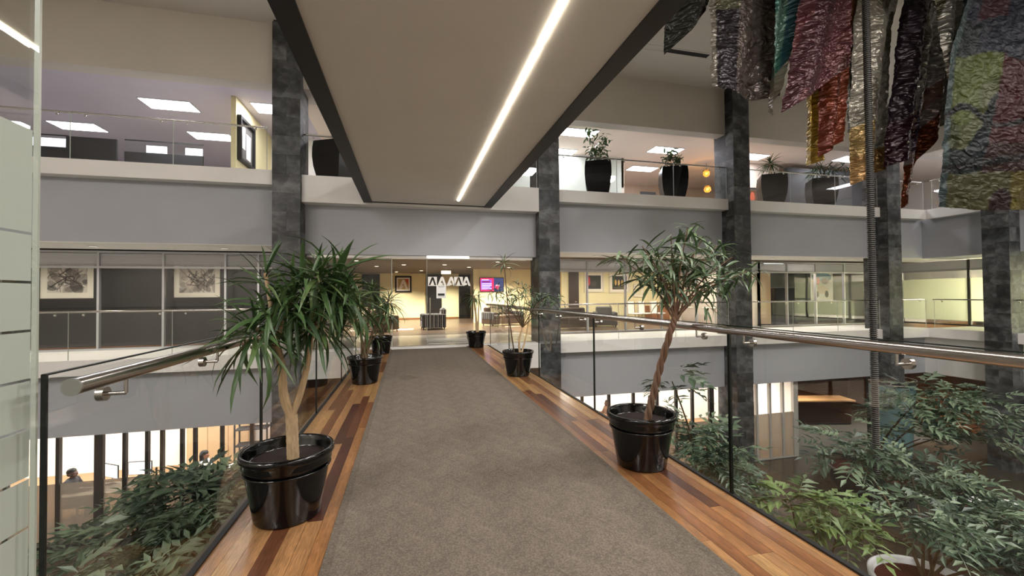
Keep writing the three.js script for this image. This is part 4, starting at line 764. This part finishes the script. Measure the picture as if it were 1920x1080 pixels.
{ // front right: braided ficus
  const t = potPlant([1.8, 0, -3.03], 'large glossy black pot nearest on the right of the carpet', 'braided-trunk ficus leaning over the right handrail', 'black pots on the bridge');
  const S = (x, y, k) => rel(t, [x * k, 1.35 + (y - 1.35) * k, -3.05 * k]);
  const axis = new THREE.CatmullRomCurve3([rel(t, [1.85, 0.33, -3.03]), S(1.93, 0.55, 0.97), S(2.0, 0.78, 0.94), S(2.1, 1.06, 0.9), S(2.14, 1.16, 0.9)].map((p) => new THREE.Vector3(...p)));
  for (let k = 0; k < 3; k++) {
    const pts = []; for (let i = 0; i <= 48; i++) { const u = i / 48, q = axis.getPoint(u), a = u * 6.283 * 3.2 + (k * 6.283) / 3, r = 0.017 * (1 - 0.2 * u); pts.push([q.x + r * Math.cos(a), q.y, q.z + r * Math.sin(a)]); }
    part('braided_stem', taper(pts, 0.0165, 0.012, 90, 8), M.barkDark, t);
  }
  const tops = [[1.73, 1.64], [1.88, 1.76], [2.0, 1.72], [2.12, 1.86], [2.27, 1.92], [2.4, 1.84], [2.53, 1.78], [2.66, 1.68], [2.8, 1.56], [2.06, 1.5], [2.52, 1.46], [1.8, 1.52], [2.35, 1.62], [2.2, 1.66], [2.62, 1.54], [1.92, 1.6]];
  tops.forEach(([x, y], i) => {
    const k = 0.9 + rr(-0.09, 0.07), e = S(2.25 + (x - 2.25) * 1.1, y - 0.02, k), a = S(2.14 + rr(-0.02, 0.02), 1.14, 0.9), mid = [a[0] + (e[0] - a[0]) * 0.45, a[1] + (e[1] - a[1]) * 0.62, a[2] + (e[2] - a[2]) * 0.45];
    part('branch', taper([a, mid, e], 0.008, 0.003, 12, 6), M.barkDark, t);
    for (let j = 0; j < 18; j++) {
      const u = 0.45 + 0.55 * (j / 17), p = u < 0.5 ? mid : [mid[0] + (e[0] - mid[0]) * (u - 0.5) * 2, mid[1] + (e[1] - mid[1]) * (u - 0.5) * 2, mid[2] + (e[2] - mid[2]) * (u - 0.5) * 2];
      leaf(t, pick(lances), pick(ficusMats), [p[0] + rr(-0.05, 0.05), p[1] + rr(-0.04, 0.04), p[2] + rr(-0.05, 0.05)], j * 2.4 + rr(-0.4, 0.4), rr(-0.8, 0.6), rr(0.14, 0.23), rr(-0.6, 0.6));
    }
  });
  extraFoliage(t, tops.filter((_, i) => i % 2 === 0).map(([x, y]) => [S(2.25 + (x - 2.25) * 1.12, y - 0.04, 0.9 + rr(-0.06, 0.06)), 16]), lances, ficusMats[1], -0.9, 0.7, 0.165);
  for (const [x, y] of [[2.45, 1.25], [2.05, 1.28]]) for (let j = 0; j < 5; j++) leaf(t, pick(lances), pick(ficusMats), S(x + rr(-0.05, 0.05), y + rr(-0.04, 0.04), 0.9), rr(0, 6), -0.7, 0.15);
}
{ // second left: bushy dracaena
  const t = potPlant([-0.66, 0, -6.97], 'glossy black pot in the middle of the left row', 'bushy dracaena with several stems in the middle left pot', 'black pots on the bridge');
  for (const [x, y, n, L] of [[-0.8, 1.3, 42, 0.36], [-0.55, 1.44, 46, 0.38], [-0.3, 1.3, 42, 0.36], [-0.62, 1.05, 36, 0.34], [-0.36, 1.12, 30, 0.34], [-0.78, 0.98, 26, 0.3], [-0.5, 0.74, 18, 0.24]]) {
    const h = rel(t, [x, y, -6.97 + rr(-0.15, 0.15)]);
    part('stem', taper([[rr(-0.06, 0.06), 0, rr(-0.06, 0.06)], [h[0] * 0.4, h[1] * 0.55, h[2] * 0.5], h], 0.02, 0.012, 14, 7), M.twig, t);
    rosette(t, h, n, L, leafMats, -0.9, 1.3);
  }
}
{ // third left
  const t = potPlant([-0.62, 0, -10.35], 'glossy black pot furthest back in the left row', 'small leafy dracaena in the furthest left pot', 'black pots on the bridge');
  for (const [x, y, n, L] of [[-0.58, 1.2, 34, 0.36], [-0.4, 0.86, 26, 0.3], [-0.75, 0.8, 24, 0.3], [-0.55, 0.66, 20, 0.26]]) { const h = rel(t, [x, y, -10.35]); part('stem', taper([[0, 0, 0], [h[0] * 0.5, h[1] * 0.5, 0.02], h], 0.02, 0.012, 10, 6), M.twig, t); rosette(t, h, n, L, leafMats, -0.8, 1.3); }
}
{ // second right: ficus with thin stems
  const t = potPlant([1.8, 0, -6.9], 'glossy black pot in the middle of the right row', 'thin-stemmed ficus with feathery crown in the middle right pot', 'black pots on the bridge');
  const tip = [[1.48, 1.42], [1.62, 1.36], [1.78, 1.5], [1.9, 1.42], [2.05, 1.3], [2.2, 1.3], [2.36, 1.3], [2.46, 1.22], [1.56, 1.15], [1.95, 1.16], [2.1, 1.02], [1.7, 1.28]];
  const a0 = rel(t, [1.88, 0.8, -6.9]);
  part('stem', taper([[0.03, 0, 0], [0.02, 0.25, 0.02], a0], 0.02, 0.014, 14, 8), M.bark, t);
  part('stem', taper([[0.05, 0, 0.02], [0.13, 0.25, 0], rel(t, [2.0, 0.95, -6.9])], 0.016, 0.01, 14, 8), M.bark, t);
  tip.forEach(([x, y]) => { const e = rel(t, [x, y, -6.9 + rr(-0.3, 0.3)]); part('branch', taper([a0, [(a0[0] + e[0]) / 2, (a0[1] + e[1]) / 2 + 0.05, (a0[2] + e[2]) / 2], e], 0.008, 0.004, 10, 6), M.twig, t); for (let j = 0; j < 22; j++) leaf(t, pick(lances), pick(ficusMats), [e[0] + rr(-0.11, 0.11), e[1] + rr(-0.1, 0.1), e[2] + rr(-0.11, 0.11)], rr(0, 6.283), rr(-0.8, 0.8), rr(0.14, 0.22), rr(-0.6, 0.6)); });
  const top = rel(t, [1.57, 1.93, -6.9]); part('stem', taper([[-0.06, 0, 0], [-0.16, 0.7, 0.02], top], 0.012, 0.007, 18, 7), M.twig, t); rosette(t, top, 20, 0.3, ficusMats, -0.8, 1.3);
}
{ // third right: slim dracaena
  const t = potPlant([1.72, 0, -10.9], 'glossy black pot furthest back in the right row', 'slim dracaena on a pale bare trunk in the furthest right pot', 'black pots on the bridge');
  const h = rel(t, [1.66, 1.36, -10.9]); part('trunk', taper([[0.02, 0, 0], [0.0, 0.45, 0], h], 0.03, 0.022, 14, 8), M.bark, t); part('trunk', taper([[0.05, 0, 0.03], [0.06, 0.4, 0], rel(t, [1.8, 1.25, -10.9])], 0.022, 0.016, 12, 8), M.bark, t);
  rosette(t, h, 30, 0.38, leafMats, -0.9, 1.3); rosette(t, rel(t, [1.8, 1.3, -10.9]), 22, 0.32, leafMats, -0.9, 1.2);
}
// tall black tapered planters upstairs
const planterGeo = (() => { const g = new THREE.LatheGeometry([[0, 0], [0.4, 0], [0.48, 0.2], [0.55, 0.45], [0.585, 0.72], [0.58, 0.95], [0.55, 1.14], [0.51, 1.15], [0.5, 1.06], [0, 1.06]].map((p) => new THREE.Vector2(...p)), 4); const f = g.toNonIndexed(); f.computeVertexNormals(); return f; })();
function tallPlanter(pos, ry, label) { const t = thing('tall_planter', label, 'planter', pos, ry, 'tall black planters upstairs'); part('shell', planterGeo, M.planter, t); part('soil', metreUV(new THREE.CylinderGeometry(0.5, 0.5, 0.02, 4).translate(0, 1.07, 0)), M.soil, t); return t; }
function upstairsPlant(pos, label, build) { const t = thing('upstairs_plant', label, 'plant', pos); build(t); }
function bush(t, n, r, h, L, mats, geos) {
  for (let k = 0; k < 7; k++) { const a = k * 0.9, e = [r * 0.75 * Math.cos(a), h * rr(0.5, 1), r * 0.75 * Math.sin(a)]; part('stem', taper([[0, 0, 0], [e[0] * 0.5, e[1] * 0.6, e[2] * 0.5], e], 0.012, 0.005, 8, 6), M.twig, t); for (let j = 0; j < n / 7; j++) leaf(t, pick(geos), pick(mats), [e[0] * rr(0.3, 1.15) + rr(-0.1, 0.1), e[1] * rr(0.25, 1.1), e[2] * rr(0.3, 1.15) + rr(-0.1, 0.1)], rr(0, 6.283), rr(-0.7, 0.9), L * rr(0.7, 1.2), rr(-0.6, 0.6)); }
}
const PZ = -12.42;
tallPlanter([5.95, FU, PZ], 0.35, 'tall black tapered planter, first right of the landing column'); upstairsPlant([5.95, FU + 1.08, PZ], 'leafy green shrub in the first planter right of the landing column', (t) => bush(t, 154, 0.42, 1.12, 0.2, leafMats, ovals));
tallPlanter([8.7, FU, PZ], 0.35, 'tall black tapered planter, second right of the landing column'); upstairsPlant([8.7, FU + 1.08, PZ], 'smaller leafy shrub in the second planter right of the landing column', (t) => bush(t, 98, 0.36, 0.85, 0.2, leafMats, ovals));
tallPlanter([12.75, FU, PZ], 0.2, 'tall black planter holding the small palm right of the third column');
upstairsPlant([12.75, FU + 1.08, PZ], 'small palm with drooping crown right of the third column', (t) => { part('trunk', taper([[0, 0, 0], [-0.02, 0.3, 0], [-0.05, 0.52, 0]], 0.03, 0.022, 10, 8), M.bark, t); rosette(t, [-0.05, 0.55, 0], 46, 0.6, leafMats, -0.9, 1.1); });
tallPlanter([15.0, FU, PZ], 0.2, 'tall black planter holding the dark shrub behind the golden cloth'); upstairsPlant([15.1, FU + 1.08, PZ], 'dark feathery shrub behind the golden cloth', (t) => { for (let i = 0; i < 9; i++) rosette(t, [rr(-0.5, 0.9), rr(0.15, 0.62), rr(-0.3, 0.3)], 16, 0.5, leafMats.slice(0, 3), -0.8, 1.0); for (let k = 0; k < 5; k++) part('stem', taper([[0, 0, 0], [rr(-0.2, 0.3), 0.4, 0], [rr(-0.4, 0.8), 0.8, rr(-0.2, 0.2)]], 0.02, 0.01, 8, 6), M.twig, t); });
tallPlanter([-1.9, 4.355, -12.2], 0.3, 'tall black planter upstairs between the left column and overhead bridge');
tallPlanter([2.6, 4.355, -12.0], 0.5, 'tall black planter upstairs mostly hidden right of the overhead bridge');

// ---- atrium trees below the bridge
function frondGeo(n, L, lw, ll) {
  const P = [], I = []; let v = 0;
  const one = (x, y, z, dx, dz, len, w) => { // folded lozenge leaflet
    const px = -dz, pz = dx; P.push(x, y, z, x + dx * len * 0.45 + px * w, y - 0.02 * len + 0.1 * w, z + dz * len * 0.45 + pz * w, x + dx * len, y - 0.28 * len, z + dz * len, x + dx * len * 0.45 - px * w, y - 0.02 * len + 0.1 * w, z + dz * len * 0.45 - pz * w, x + dx * len * 0.5, y - 0.1 * len, z + dz * len * 0.5);
    I.push(v, v + 1, v + 4, v + 1, v + 2, v + 4, v + 2, v + 3, v + 4, v + 3, v, v + 4); v += 5;
  };
  for (let i = 0; i < n; i++) { const t = (i + 1) / (n + 0.6), z = L * t, y = -L * 0.35 * t * t, len = ll * (0.75 + 0.5 * Math.sin(Math.PI * t)); for (const s of [-1, 1]) { const a = rr(0.3, 0.75); one(0, y + rr(-0.02, 0.02), z + rr(-0.02, 0.02), s * Math.cos(a), Math.sin(a), len * rr(0.8, 1.15), lw * len); } }
  one(0, -L * 0.35, L, 0, 1, ll, lw * ll);
  for (let i = 0; i < 4; i++) { const a = i / 4, b = (i + 1) / 4; P.push(-0.004, -L * 0.35 * a * a, L * a, 0.004, -L * 0.35 * a * a, L * a, 0.004, -L * 0.35 * b * b, L * b, -0.004, -L * 0.35 * b * b, L * b); I.push(v, v + 1, v + 2, v, v + 2, v + 3); v += 4; }
  const g = new THREE.BufferGeometry(); g.setAttribute('position', new THREE.Float32BufferAttribute(P, 3)); g.setIndex(I); const f = g.toNonIndexed(); f.computeVertexNormals(); return f;
}
const fronds = [frondGeo(4, 0.46, 0.19, 0.2), frondGeo(3, 0.36, 0.22, 0.2), frondGeo(5, 0.54, 0.16, 0.18), frondGeo(4, 0.42, 0.18, 0.21)];
const bowlGeo = new THREE.LatheGeometry([[0, 0], [0.55, 0], [0.75, 0.08], [0.98, 0.4], [1.06, 0.72], [1.07, 0.8], [1.02, 0.82], [0.96, 0.78], [0.93, 0.68], [0, 0.68]].map((p) => new THREE.Vector2(...p)), 56);
function bowl(x, z, s, label, mat = M.whiteBowl) { const t = thing('planter_bowl', label, 'planter', [x, FL + 0.002, z]); part('shell', s === 1 ? bowlGeo : bowlGeo.clone().scale(s, 1, s), mat, t); part('soil', metreUV(new THREE.CylinderGeometry(0.94 * s, 0.94 * s, 0.04, 40).translate(0, 0.68, 0)), M.redSoil, t); }
function tree(base, label, clusters, mats = frondMats) {
  const t = thing('atrium_tree', label, 'tree', base);
  for (const [x, y, z, r, n, h = 0.65] of clusters) {
    const c = rel(t, [x, y, z]);
    part('stem', taper([[rr(-0.08, 0.08), 0, rr(-0.08, 0.08)], [c[0] * 0.35, c[1] * 0.5, c[2] * 0.35], [c[0] * 0.85, c[1] * 0.9, c[2] * 0.85], c], 0.03, 0.012, 16, 7), M.twig, t);
    for (let i = 0; i < n; i++) {
      const az = rr(0, 6.283), v = rr(-1, 1), q = Math.cbrt(rnd()) * r, s = Math.sqrt(1 - v * v);
      const m = part('frond', pick(fronds), pick(mats), t); m.rotation.order = 'YXZ'; m.rotation.set(rr(-0.75, 0.35), az + rr(-0.7, 0.7), rr(-0.45, 0.45));
      m.position.set(c[0] + Math.sin(az) * s * q, c[1] + v * q * h, c[2] + Math.cos(az) * s * q); m.scale.setScalar(rr(0.75, 1.15));
    }
  }
}
bowl(8.6, -5.35, 0.76, 'white round planter bowl at the bottom right beside the mesh pole');
bowl(12.9, -6.2, 1.15, 'white round planter bowl at the far lower right edge');
bowl(6.0, -7.4, 1, 'dark brown planter bowl under the fern-like tree by the third column', M.darkBowl);
bowl(12.7, -9.2, 1, 'dark brown planter bowl under the largest tree by the corner', M.darkBowl);
bowl(-3.4, -6.9, 1, 'white planter bowl under the left atrium tree');
bowl(-3.3, -4.1, 0.9, 'white planter bowl under the lowest left foliage');
const SY = FL + 0.7;
tree([6.0, SY, -7.4], 'fern-like tree with a tall sprig by the third column foot', [[5.55, -1.65, -7.0, 0.55, 62], [6.0, -2.3, -7.2, 0.55, 40], [5.2, -1.25, -7.1, 0.35, 18], [4.82, -0.3, -7.0, 0.32, 12, 0.9], [6.6, -2.9, -7.3, 0.5, 24]]);
tree([12.7, SY, -9.2], 'largest tree with layered foliage at the lower right corner', [[12.6, -1.35, -7.9, 0.85, 62, 0.45], [13.8, -1.5, -7.8, 0.9, 60, 0.45], [12.0, -1.9, -8.0, 0.7, 36, 0.4], [14.4, -2.2, -7.8, 0.8, 50, 0.5], [13.0, -2.5, -8.2, 0.7, 24, 0.4]]);
tree([8.6, SY, -5.35], 'spreading tree growing from the bowl beside the mesh pole', [[9.0, -1.95, -6.9, 0.6, 50], [9.75, -2.35, -6.3, 0.65, 60], [10.4, -2.55, -5.9, 0.7, 60, 0.5], [8.05, -2.2, -4.95, 0.42, 36, 0.5], [9.4, -2.6, -4.9, 0.5, 48, 0.5], [9.0, -2.95, -4.6, 0.4, 30, 0.5]]);
tree([12.9, SY, -6.2], 'low tree over the bowl at the far lower right', [[10.9, -2.95, -5.3, 0.6, 50, 0.5], [10.1, -2.95, -5.0, 0.6, 50, 0.5]]);
tree([6.2, FL + 0.002, -5.4], 'bright lime green shrub close under the right glass', [[6.2, -1.95, -5.2, 0.3, 24, 0.7], [6.45, -2.25, -5.15, 0.28, 18, 0.6], [5.8, -1.95, -5.4, 0.3, 14]], limeMats);
tree([-3.4, SY, -6.9], 'dense dark tree seen through the left glass', [[-2.95, -1.45, -6.5, 0.55, 70, 0.55], [-2.62, -1.35, -6.6, 0.42, 46, 0.6], [-3.55, -1.8, -6.4, 0.45, 44, 0.5], [-2.75, -1.75, -6.3, 0.5, 44, 0.6], [-3.4, -1.0, -6.9, 0.15, 4, 0.7]]);
tree([-3.3, SY, -4.1], 'low foliage at the bottom left below the glass', [[-2.75, -1.55, -4.5, 0.5, 56, 0.5], [-2.2, -1.6, -4.3, 0.45, 50, 0.5], [-3.2, -1.4, -4.6, 0.45, 44, 0.5], [-1.9, -1.5, -4.5, 0.4, 40, 0.5]]);

// ---- dark mesh pole
{
  const t = thing('mesh_pole', 'slim dark ribbed mesh pole rising through the atrium', 'pole', [9.1, FL, -6.5]);
  part('core', cyl(0.052, 0.052, 12.4, 0, 6.2, 0, 20), M.black, t);
  const rings = []; const tg = new THREE.TorusGeometry(0.058, 0.012, 6, 14).rotateX(Math.PI / 2); for (let i = 0; i < 300; i++) rings.push(tg.clone().translate(0, 0.05 + i * 0.0413, 0));
  part('ribs', merge(rings), std(0x5a5753, 0.5, { metalness: 0.3 }), t).userData.kind = 'stuff';
  part('base_plate', cyl(0.14, 0.15, 0.03, 0, 0.015, 0), M.black, t);
}

// ================================================================ HANGING TEXTILES
const clothNoise = (u, v, s) => { const a = fbm(N1, (u * 0.7 + s * 0.37) % 1, (v * 0.9 + s * 0.11) % 1, 6, 2), b = fbm(N2, (u * 1.0 + 0.5 * a + s * 0.21) % 1, (v * 2.2 + s * 0.5) % 1, 10, 4); return (1 - Math.abs(2 * b - 1)) * 0.7 + a * 0.5; };
const crumple = tex(512, (x, y) => { const w = fbm(N1, x, y, 5, 3), a = fbm(N2, x + 0.12 * w, y + 0.3 * w, 8, 2), b = fbm(N3, x, y + 0.15 * a, 16, 2); const v = 0.75 * (1 - Math.abs(2 * a - 1)) + 0.25 * (1 - Math.abs(2 * b - 1)); return [v, v, v]; }, false, 0.5, 0.9);
// left(v), right(v): x edges at height fraction v (0 top); bottom(u): y of hem; colour(u, v) picks a dyed patch
function cloth(label, { z, top = 7.95, left, right, bottom, colour, crinkle = 0.07, wave = 0.12, nu = 64, nv = 140, dye = 0.5, s = 1, spec = 1, bump = 0.09, metal = 0.4, rough = 0.3, turn = 0 }) {
  const P = [], C = [], U = [], I = [], col = new THREE.Color();
  for (let j = 0; j <= nv; j++) for (let i = 0; i <= nu; i++) {
    const u = i / nu, v = j / nv, y = top + (bottom(u) - top) * v, x0 = left(v), x1 = right(v);
    const k = clothNoise(u * (x1 - x0) * 0.35, v * 0.9, s), fade = Math.min(1, v * 6);
    P.push(x0 + (x1 - x0) * u + 0.02 * (k - 0.5), y + 0.015 * (k - 0.5), z + turn * (u - 0.5) + wave * Math.sin(u * 7 + s + 1.4 * v) * fade + crinkle * (k - 0.6) * fade);
    col.set(colour(u, v)).multiplyScalar(dye); C.push(col.r, col.g, col.b); U.push(x0 + (x1 - x0) * u + s * 0.37, y + s * 0.61);
  }
  for (let j = 0; j < nv; j++) for (let i = 0; i < nu; i++) { const a = j * (nu + 1) + i, b = a + nu + 1; I.push(a, b, a + 1, a + 1, b, b + 1); }
  const g = new THREE.BufferGeometry(); g.setAttribute('position', new THREE.Float32BufferAttribute(P, 3)); g.setAttribute('color', new THREE.Float32BufferAttribute(C, 3)); g.setAttribute('uv', new THREE.Float32BufferAttribute(U, 2)); g.setIndex(I); g.computeVertexNormals();
  const t = thing('hanging_cloth', label, 'textile', [0, 0, 0], 0, 'hanging textile artwork');
  part('fabric', g, phys({ vertexColors: true, specularIntensity: spec, roughness: rough, metalness: metal, side: THREE.DoubleSide, bumpMap: crumple, bumpScale: bump }), t);
  const x0 = left(0), x1 = right(0); part('hanging_rod', rod([x0 - 0.05, top + 0.02, z - turn * 0.5], [x1 + 0.05, top + 0.02, z + turn * 0.5], 0.02, 8), M.black, t);
  for (const q of [0.15, 0.85]) part('wire', rod([x0 + (x1 - x0) * q, top + 0.02, z + turn * (q - 0.5)], [x0 + (x1 - x0) * q, 8.05, z + turn * (q - 0.5)], 0.004, 5), M.black, t);
}
const lin = (a, b) => (v) => a + (b - a) * v;
const hem = (...ys) => (u) => { const q = u * (ys.length - 1), i = Math.min(ys.length - 2, Math.floor(q)); return ys[i] + (ys[i + 1] - ys[i]) * (q - i); };
const patch = (u, v, s) => fbm(N3, (u * 0.5 + s) % 1, (v * 0.5 + s * 0.7) % 1, 5, 3);
cloth('dark olive pointed cloth at the left end of the textile artwork', { z: -7.3, left: lin(5.03, 5.01), right: lin(6.3, 6.0), bottom: hem(6.15, 6.6, 7.2), s: 3, colour: (u, v) => (patch(u, v, 0.1) > 0.52 ? '#4c4a3c' : u > 0.7 ? '#46282a' : '#3c3d34') });
cloth('taupe crinkled cloth with a dark side panel and straight hem', { z: -7, left: lin(5.86, 5.78), right: lin(7.7, 7.3), bottom: hem(5.38, 5.28, 5.27, 5.33), s: 5, crinkle: 0.11, colour: (u, v) => (u < 0.05 ? '#a39b8d' : u < 0.3 ? (v > 0.38 ? '#3a3236' : '#7f7b62') : v < 0.16 ? '#8f867c' : patch(u, v, 0.3) > 0.55 ? '#7d7068' : '#6d6058') });
cloth('teal and green narrow cloth with a pale pointed tip', { z: -6.8, left: lin(7.05, 6.9), right: lin(8.1, 7.2), bottom: hem(4.8, 5.1, 5.6), s: 7, crinkle: 0.1, nu: 30, colour: (u, v) => (v > 0.78 ? '#b9ad9a' : v < 0.1 ? '#7f9a4f' : u > 0.6 ? '#2f5560' : patch(u, v, 0.2) > 0.5 ? '#4f8577' : '#7fa493') });
cloth('maroon crinkled cloth cut to a long diagonal point', { z: -6.5, left: (v) => 7.75 - 0.83 * v, right: lin(8.85, 8.55), bottom: hem(4.78, 5.1, 5.45, 5.85), s: 11, crinkle: 0.11, colour: (u, v) => (patch(u, v, 0.6) > 0.56 ? '#6b3a3d' : u > 0.75 ? '#4e2420' : '#552c31') });
cloth('gold and yellow narrow cloth beside the rust strip', { z: -7.35, left: lin(8.45, 8.43), right: lin(8.95, 8.85), bottom: hem(4.1, 4.25), s: 13, nu: 24, crinkle: 0.1, metal: 0.5, colour: (u, v) => (patch(u, v, 0.4) > 0.5 ? '#d9b04c' : v < 0.6 ? '#cbb98a' : '#e2bd5b') });
cloth('rust brown cloth strip in the middle of the artwork', { z: -7.1, left: lin(8.75, 8.55), right: lin(9.75, 9.15), bottom: hem(4.25, 4.45, 4.62), s: 17, crinkle: 0.1, colour: (u, v) => (v < 0.45 && u < 0.55 ? '#5a3227' : v < 0.4 ? '#a5662f' : patch(u, v, 0.5) > 0.55 ? '#8a3f22' : '#74321d') });
cloth('silver grey cloth hanging just left of the mesh pole', { z: -7.3, left: (v) => 9.75 - 0.25 * Math.sin(v * 3), right: lin(10.3, 9.75), bottom: hem(4.9, 5.0, 4.6), s: 19, nu: 30, metal: 0.6, colour: (u, v) => (v > 0.8 ? '#a9a99c' : patch(u, v, 0.7) > 0.55 ? '#d5d3cc' : '#9d9a92') });
cloth('beige and gold long cloth behind the mesh pole', { z: -7.0, left: lin(9.6, 9.3), right: lin(10.75, 10.25), bottom: hem(3.65, 3.9, 4.05), s: 23, metal: 0.5, colour: (u, v) => (v > 0.86 ? '#b98f56' : u < 0.4 && v > 0.7 ? '#c4a468' : patch(u, v, 0.9) > 0.52 ? '#cfc7b6' : v < 0.3 && u > 0.55 ? '#6f6953' : '#a79e8d') });
cloth('dark purple long crinkled cloth right of the mesh pole', { z: -6.7, left: lin(10.55, 9.85), right: lin(11.35, 10.75), bottom: hem(4.0, 4.15, 4.45), s: 29, crinkle: 0.12, colour: (u, v) => (patch(u, v, 0.15) > 0.57 ? '#4a3745' : v > 0.75 ? '#351620' : '#37262f') });
cloth('silver and pink cloth with a rust hem between the purple and large cloths', { z: -6.9, left: lin(11.2, 10.35), right: lin(12.2, 11.45), bottom: hem(3.15, 3.3, 4.3, 4.75), s: 31, crinkle: 0.1, metal: 0.6, colour: (u, v) => (v > 0.8 ? (patch(u, v, 0.8) > 0.5 ? '#8a4425' : '#5e2a1d') : v > 0.68 ? '#b9a6a0' : v > 0.55 ? '#b58f80' : patch(u, v, 0.35) > 0.5 ? '#e0dbd8' : '#a7a196') });
cloth('slanting silver grey cloth left of the large patchwork', { z: -6.1, left: (v) => 10.35 + 0.25 * v, right: (v) => 11.6 - 1.05 * v, bottom: hem(4.75, 4.7), s: 37, nu: 34, metal: 0.65, colour: (u, v) => (u > 0.86 ? '#5d7480' : patch(u, v, 0.45) > 0.5 ? '#c9c4b8' : v < 0.35 && u < 0.45 ? '#6c6753' : '#8d8b80') });
cloth('large patchwork cloth of navy, maroon, olive and gold at the far right', {
  z: -5.5, left: (v) => (v < 0.42 ? 10.75 - 2.3 * v : 9.78 - 0.6 * (v - 0.42)), right: lin(14.2, 13.8), bottom: hem(2.9, 2.85, 2.9, 3.05, 3.1), s: 41, nu: 90, crinkle: 0.07, wave: 0.09, metal: 0.3, rough: 0.45, dye: 0.15, bump: 0.045, spec: 0.2,
  colour: (u, v) => {
    const x = 9.6 + 4.4 * u, n = patch(u, v, 0.55) - 0.5, w = v + 0.25 * n;
    if (Math.abs(w - 0.66 + 0.1 * u) < 0.012 || Math.abs(w - 0.83 + 0.12 * u) < 0.014) return '#191815';
    if (u < 0.04) return '#59706f';
    if (w < 0.3) return Math.abs(w - 0.22) < 0.07 && u > 0.12 && u < 0.3 ? '#54202a' : '#33374a';
    if (w < 0.48 - 0.2 * u) return u < 0.16 ? '#14292a' : '#2f3345';
    if (w > 0.84) return u > 0.36 ? (n > 0.02 ? '#a99a48' : '#8a7c33') : n > 0 ? '#3a1b16' : '#6c6a3d';
    if (u > 0.3 - 0.25 * (w - 0.5)) return n > 0.09 ? '#3d1d1e' : w > 0.72 ? '#4a2a20' : '#5e2220';
    return n > 0.05 ? '#7d8a3e' : n < -0.08 ? '#1d3032' : u < 0.1 ? '#565c2a' : '#7f8556';
  },
});
// slot diffuser in the atrium ceiling
{ const t = thing('slot_diffuser', 'dark air slot in the ceiling left of the taupe cloth', 'vent', [7.6, 8.05, -10.08]); part('slot', br(-0.65, 0.65, -0.006, 0.0, -0.09, 0.09), M.black, t); part('frame', merge([br(-1.6, 0.68, -0.012, 0, -0.13, -0.09), br(-1.6, 0.68, -0.012, 0, 0.09, 0.13)]), M.ceilingWhite, t); }

scene.traverse((o) => { if (o.isLight && o.shadow) o.castShadow = true; });
renderer.render(scene, camera);
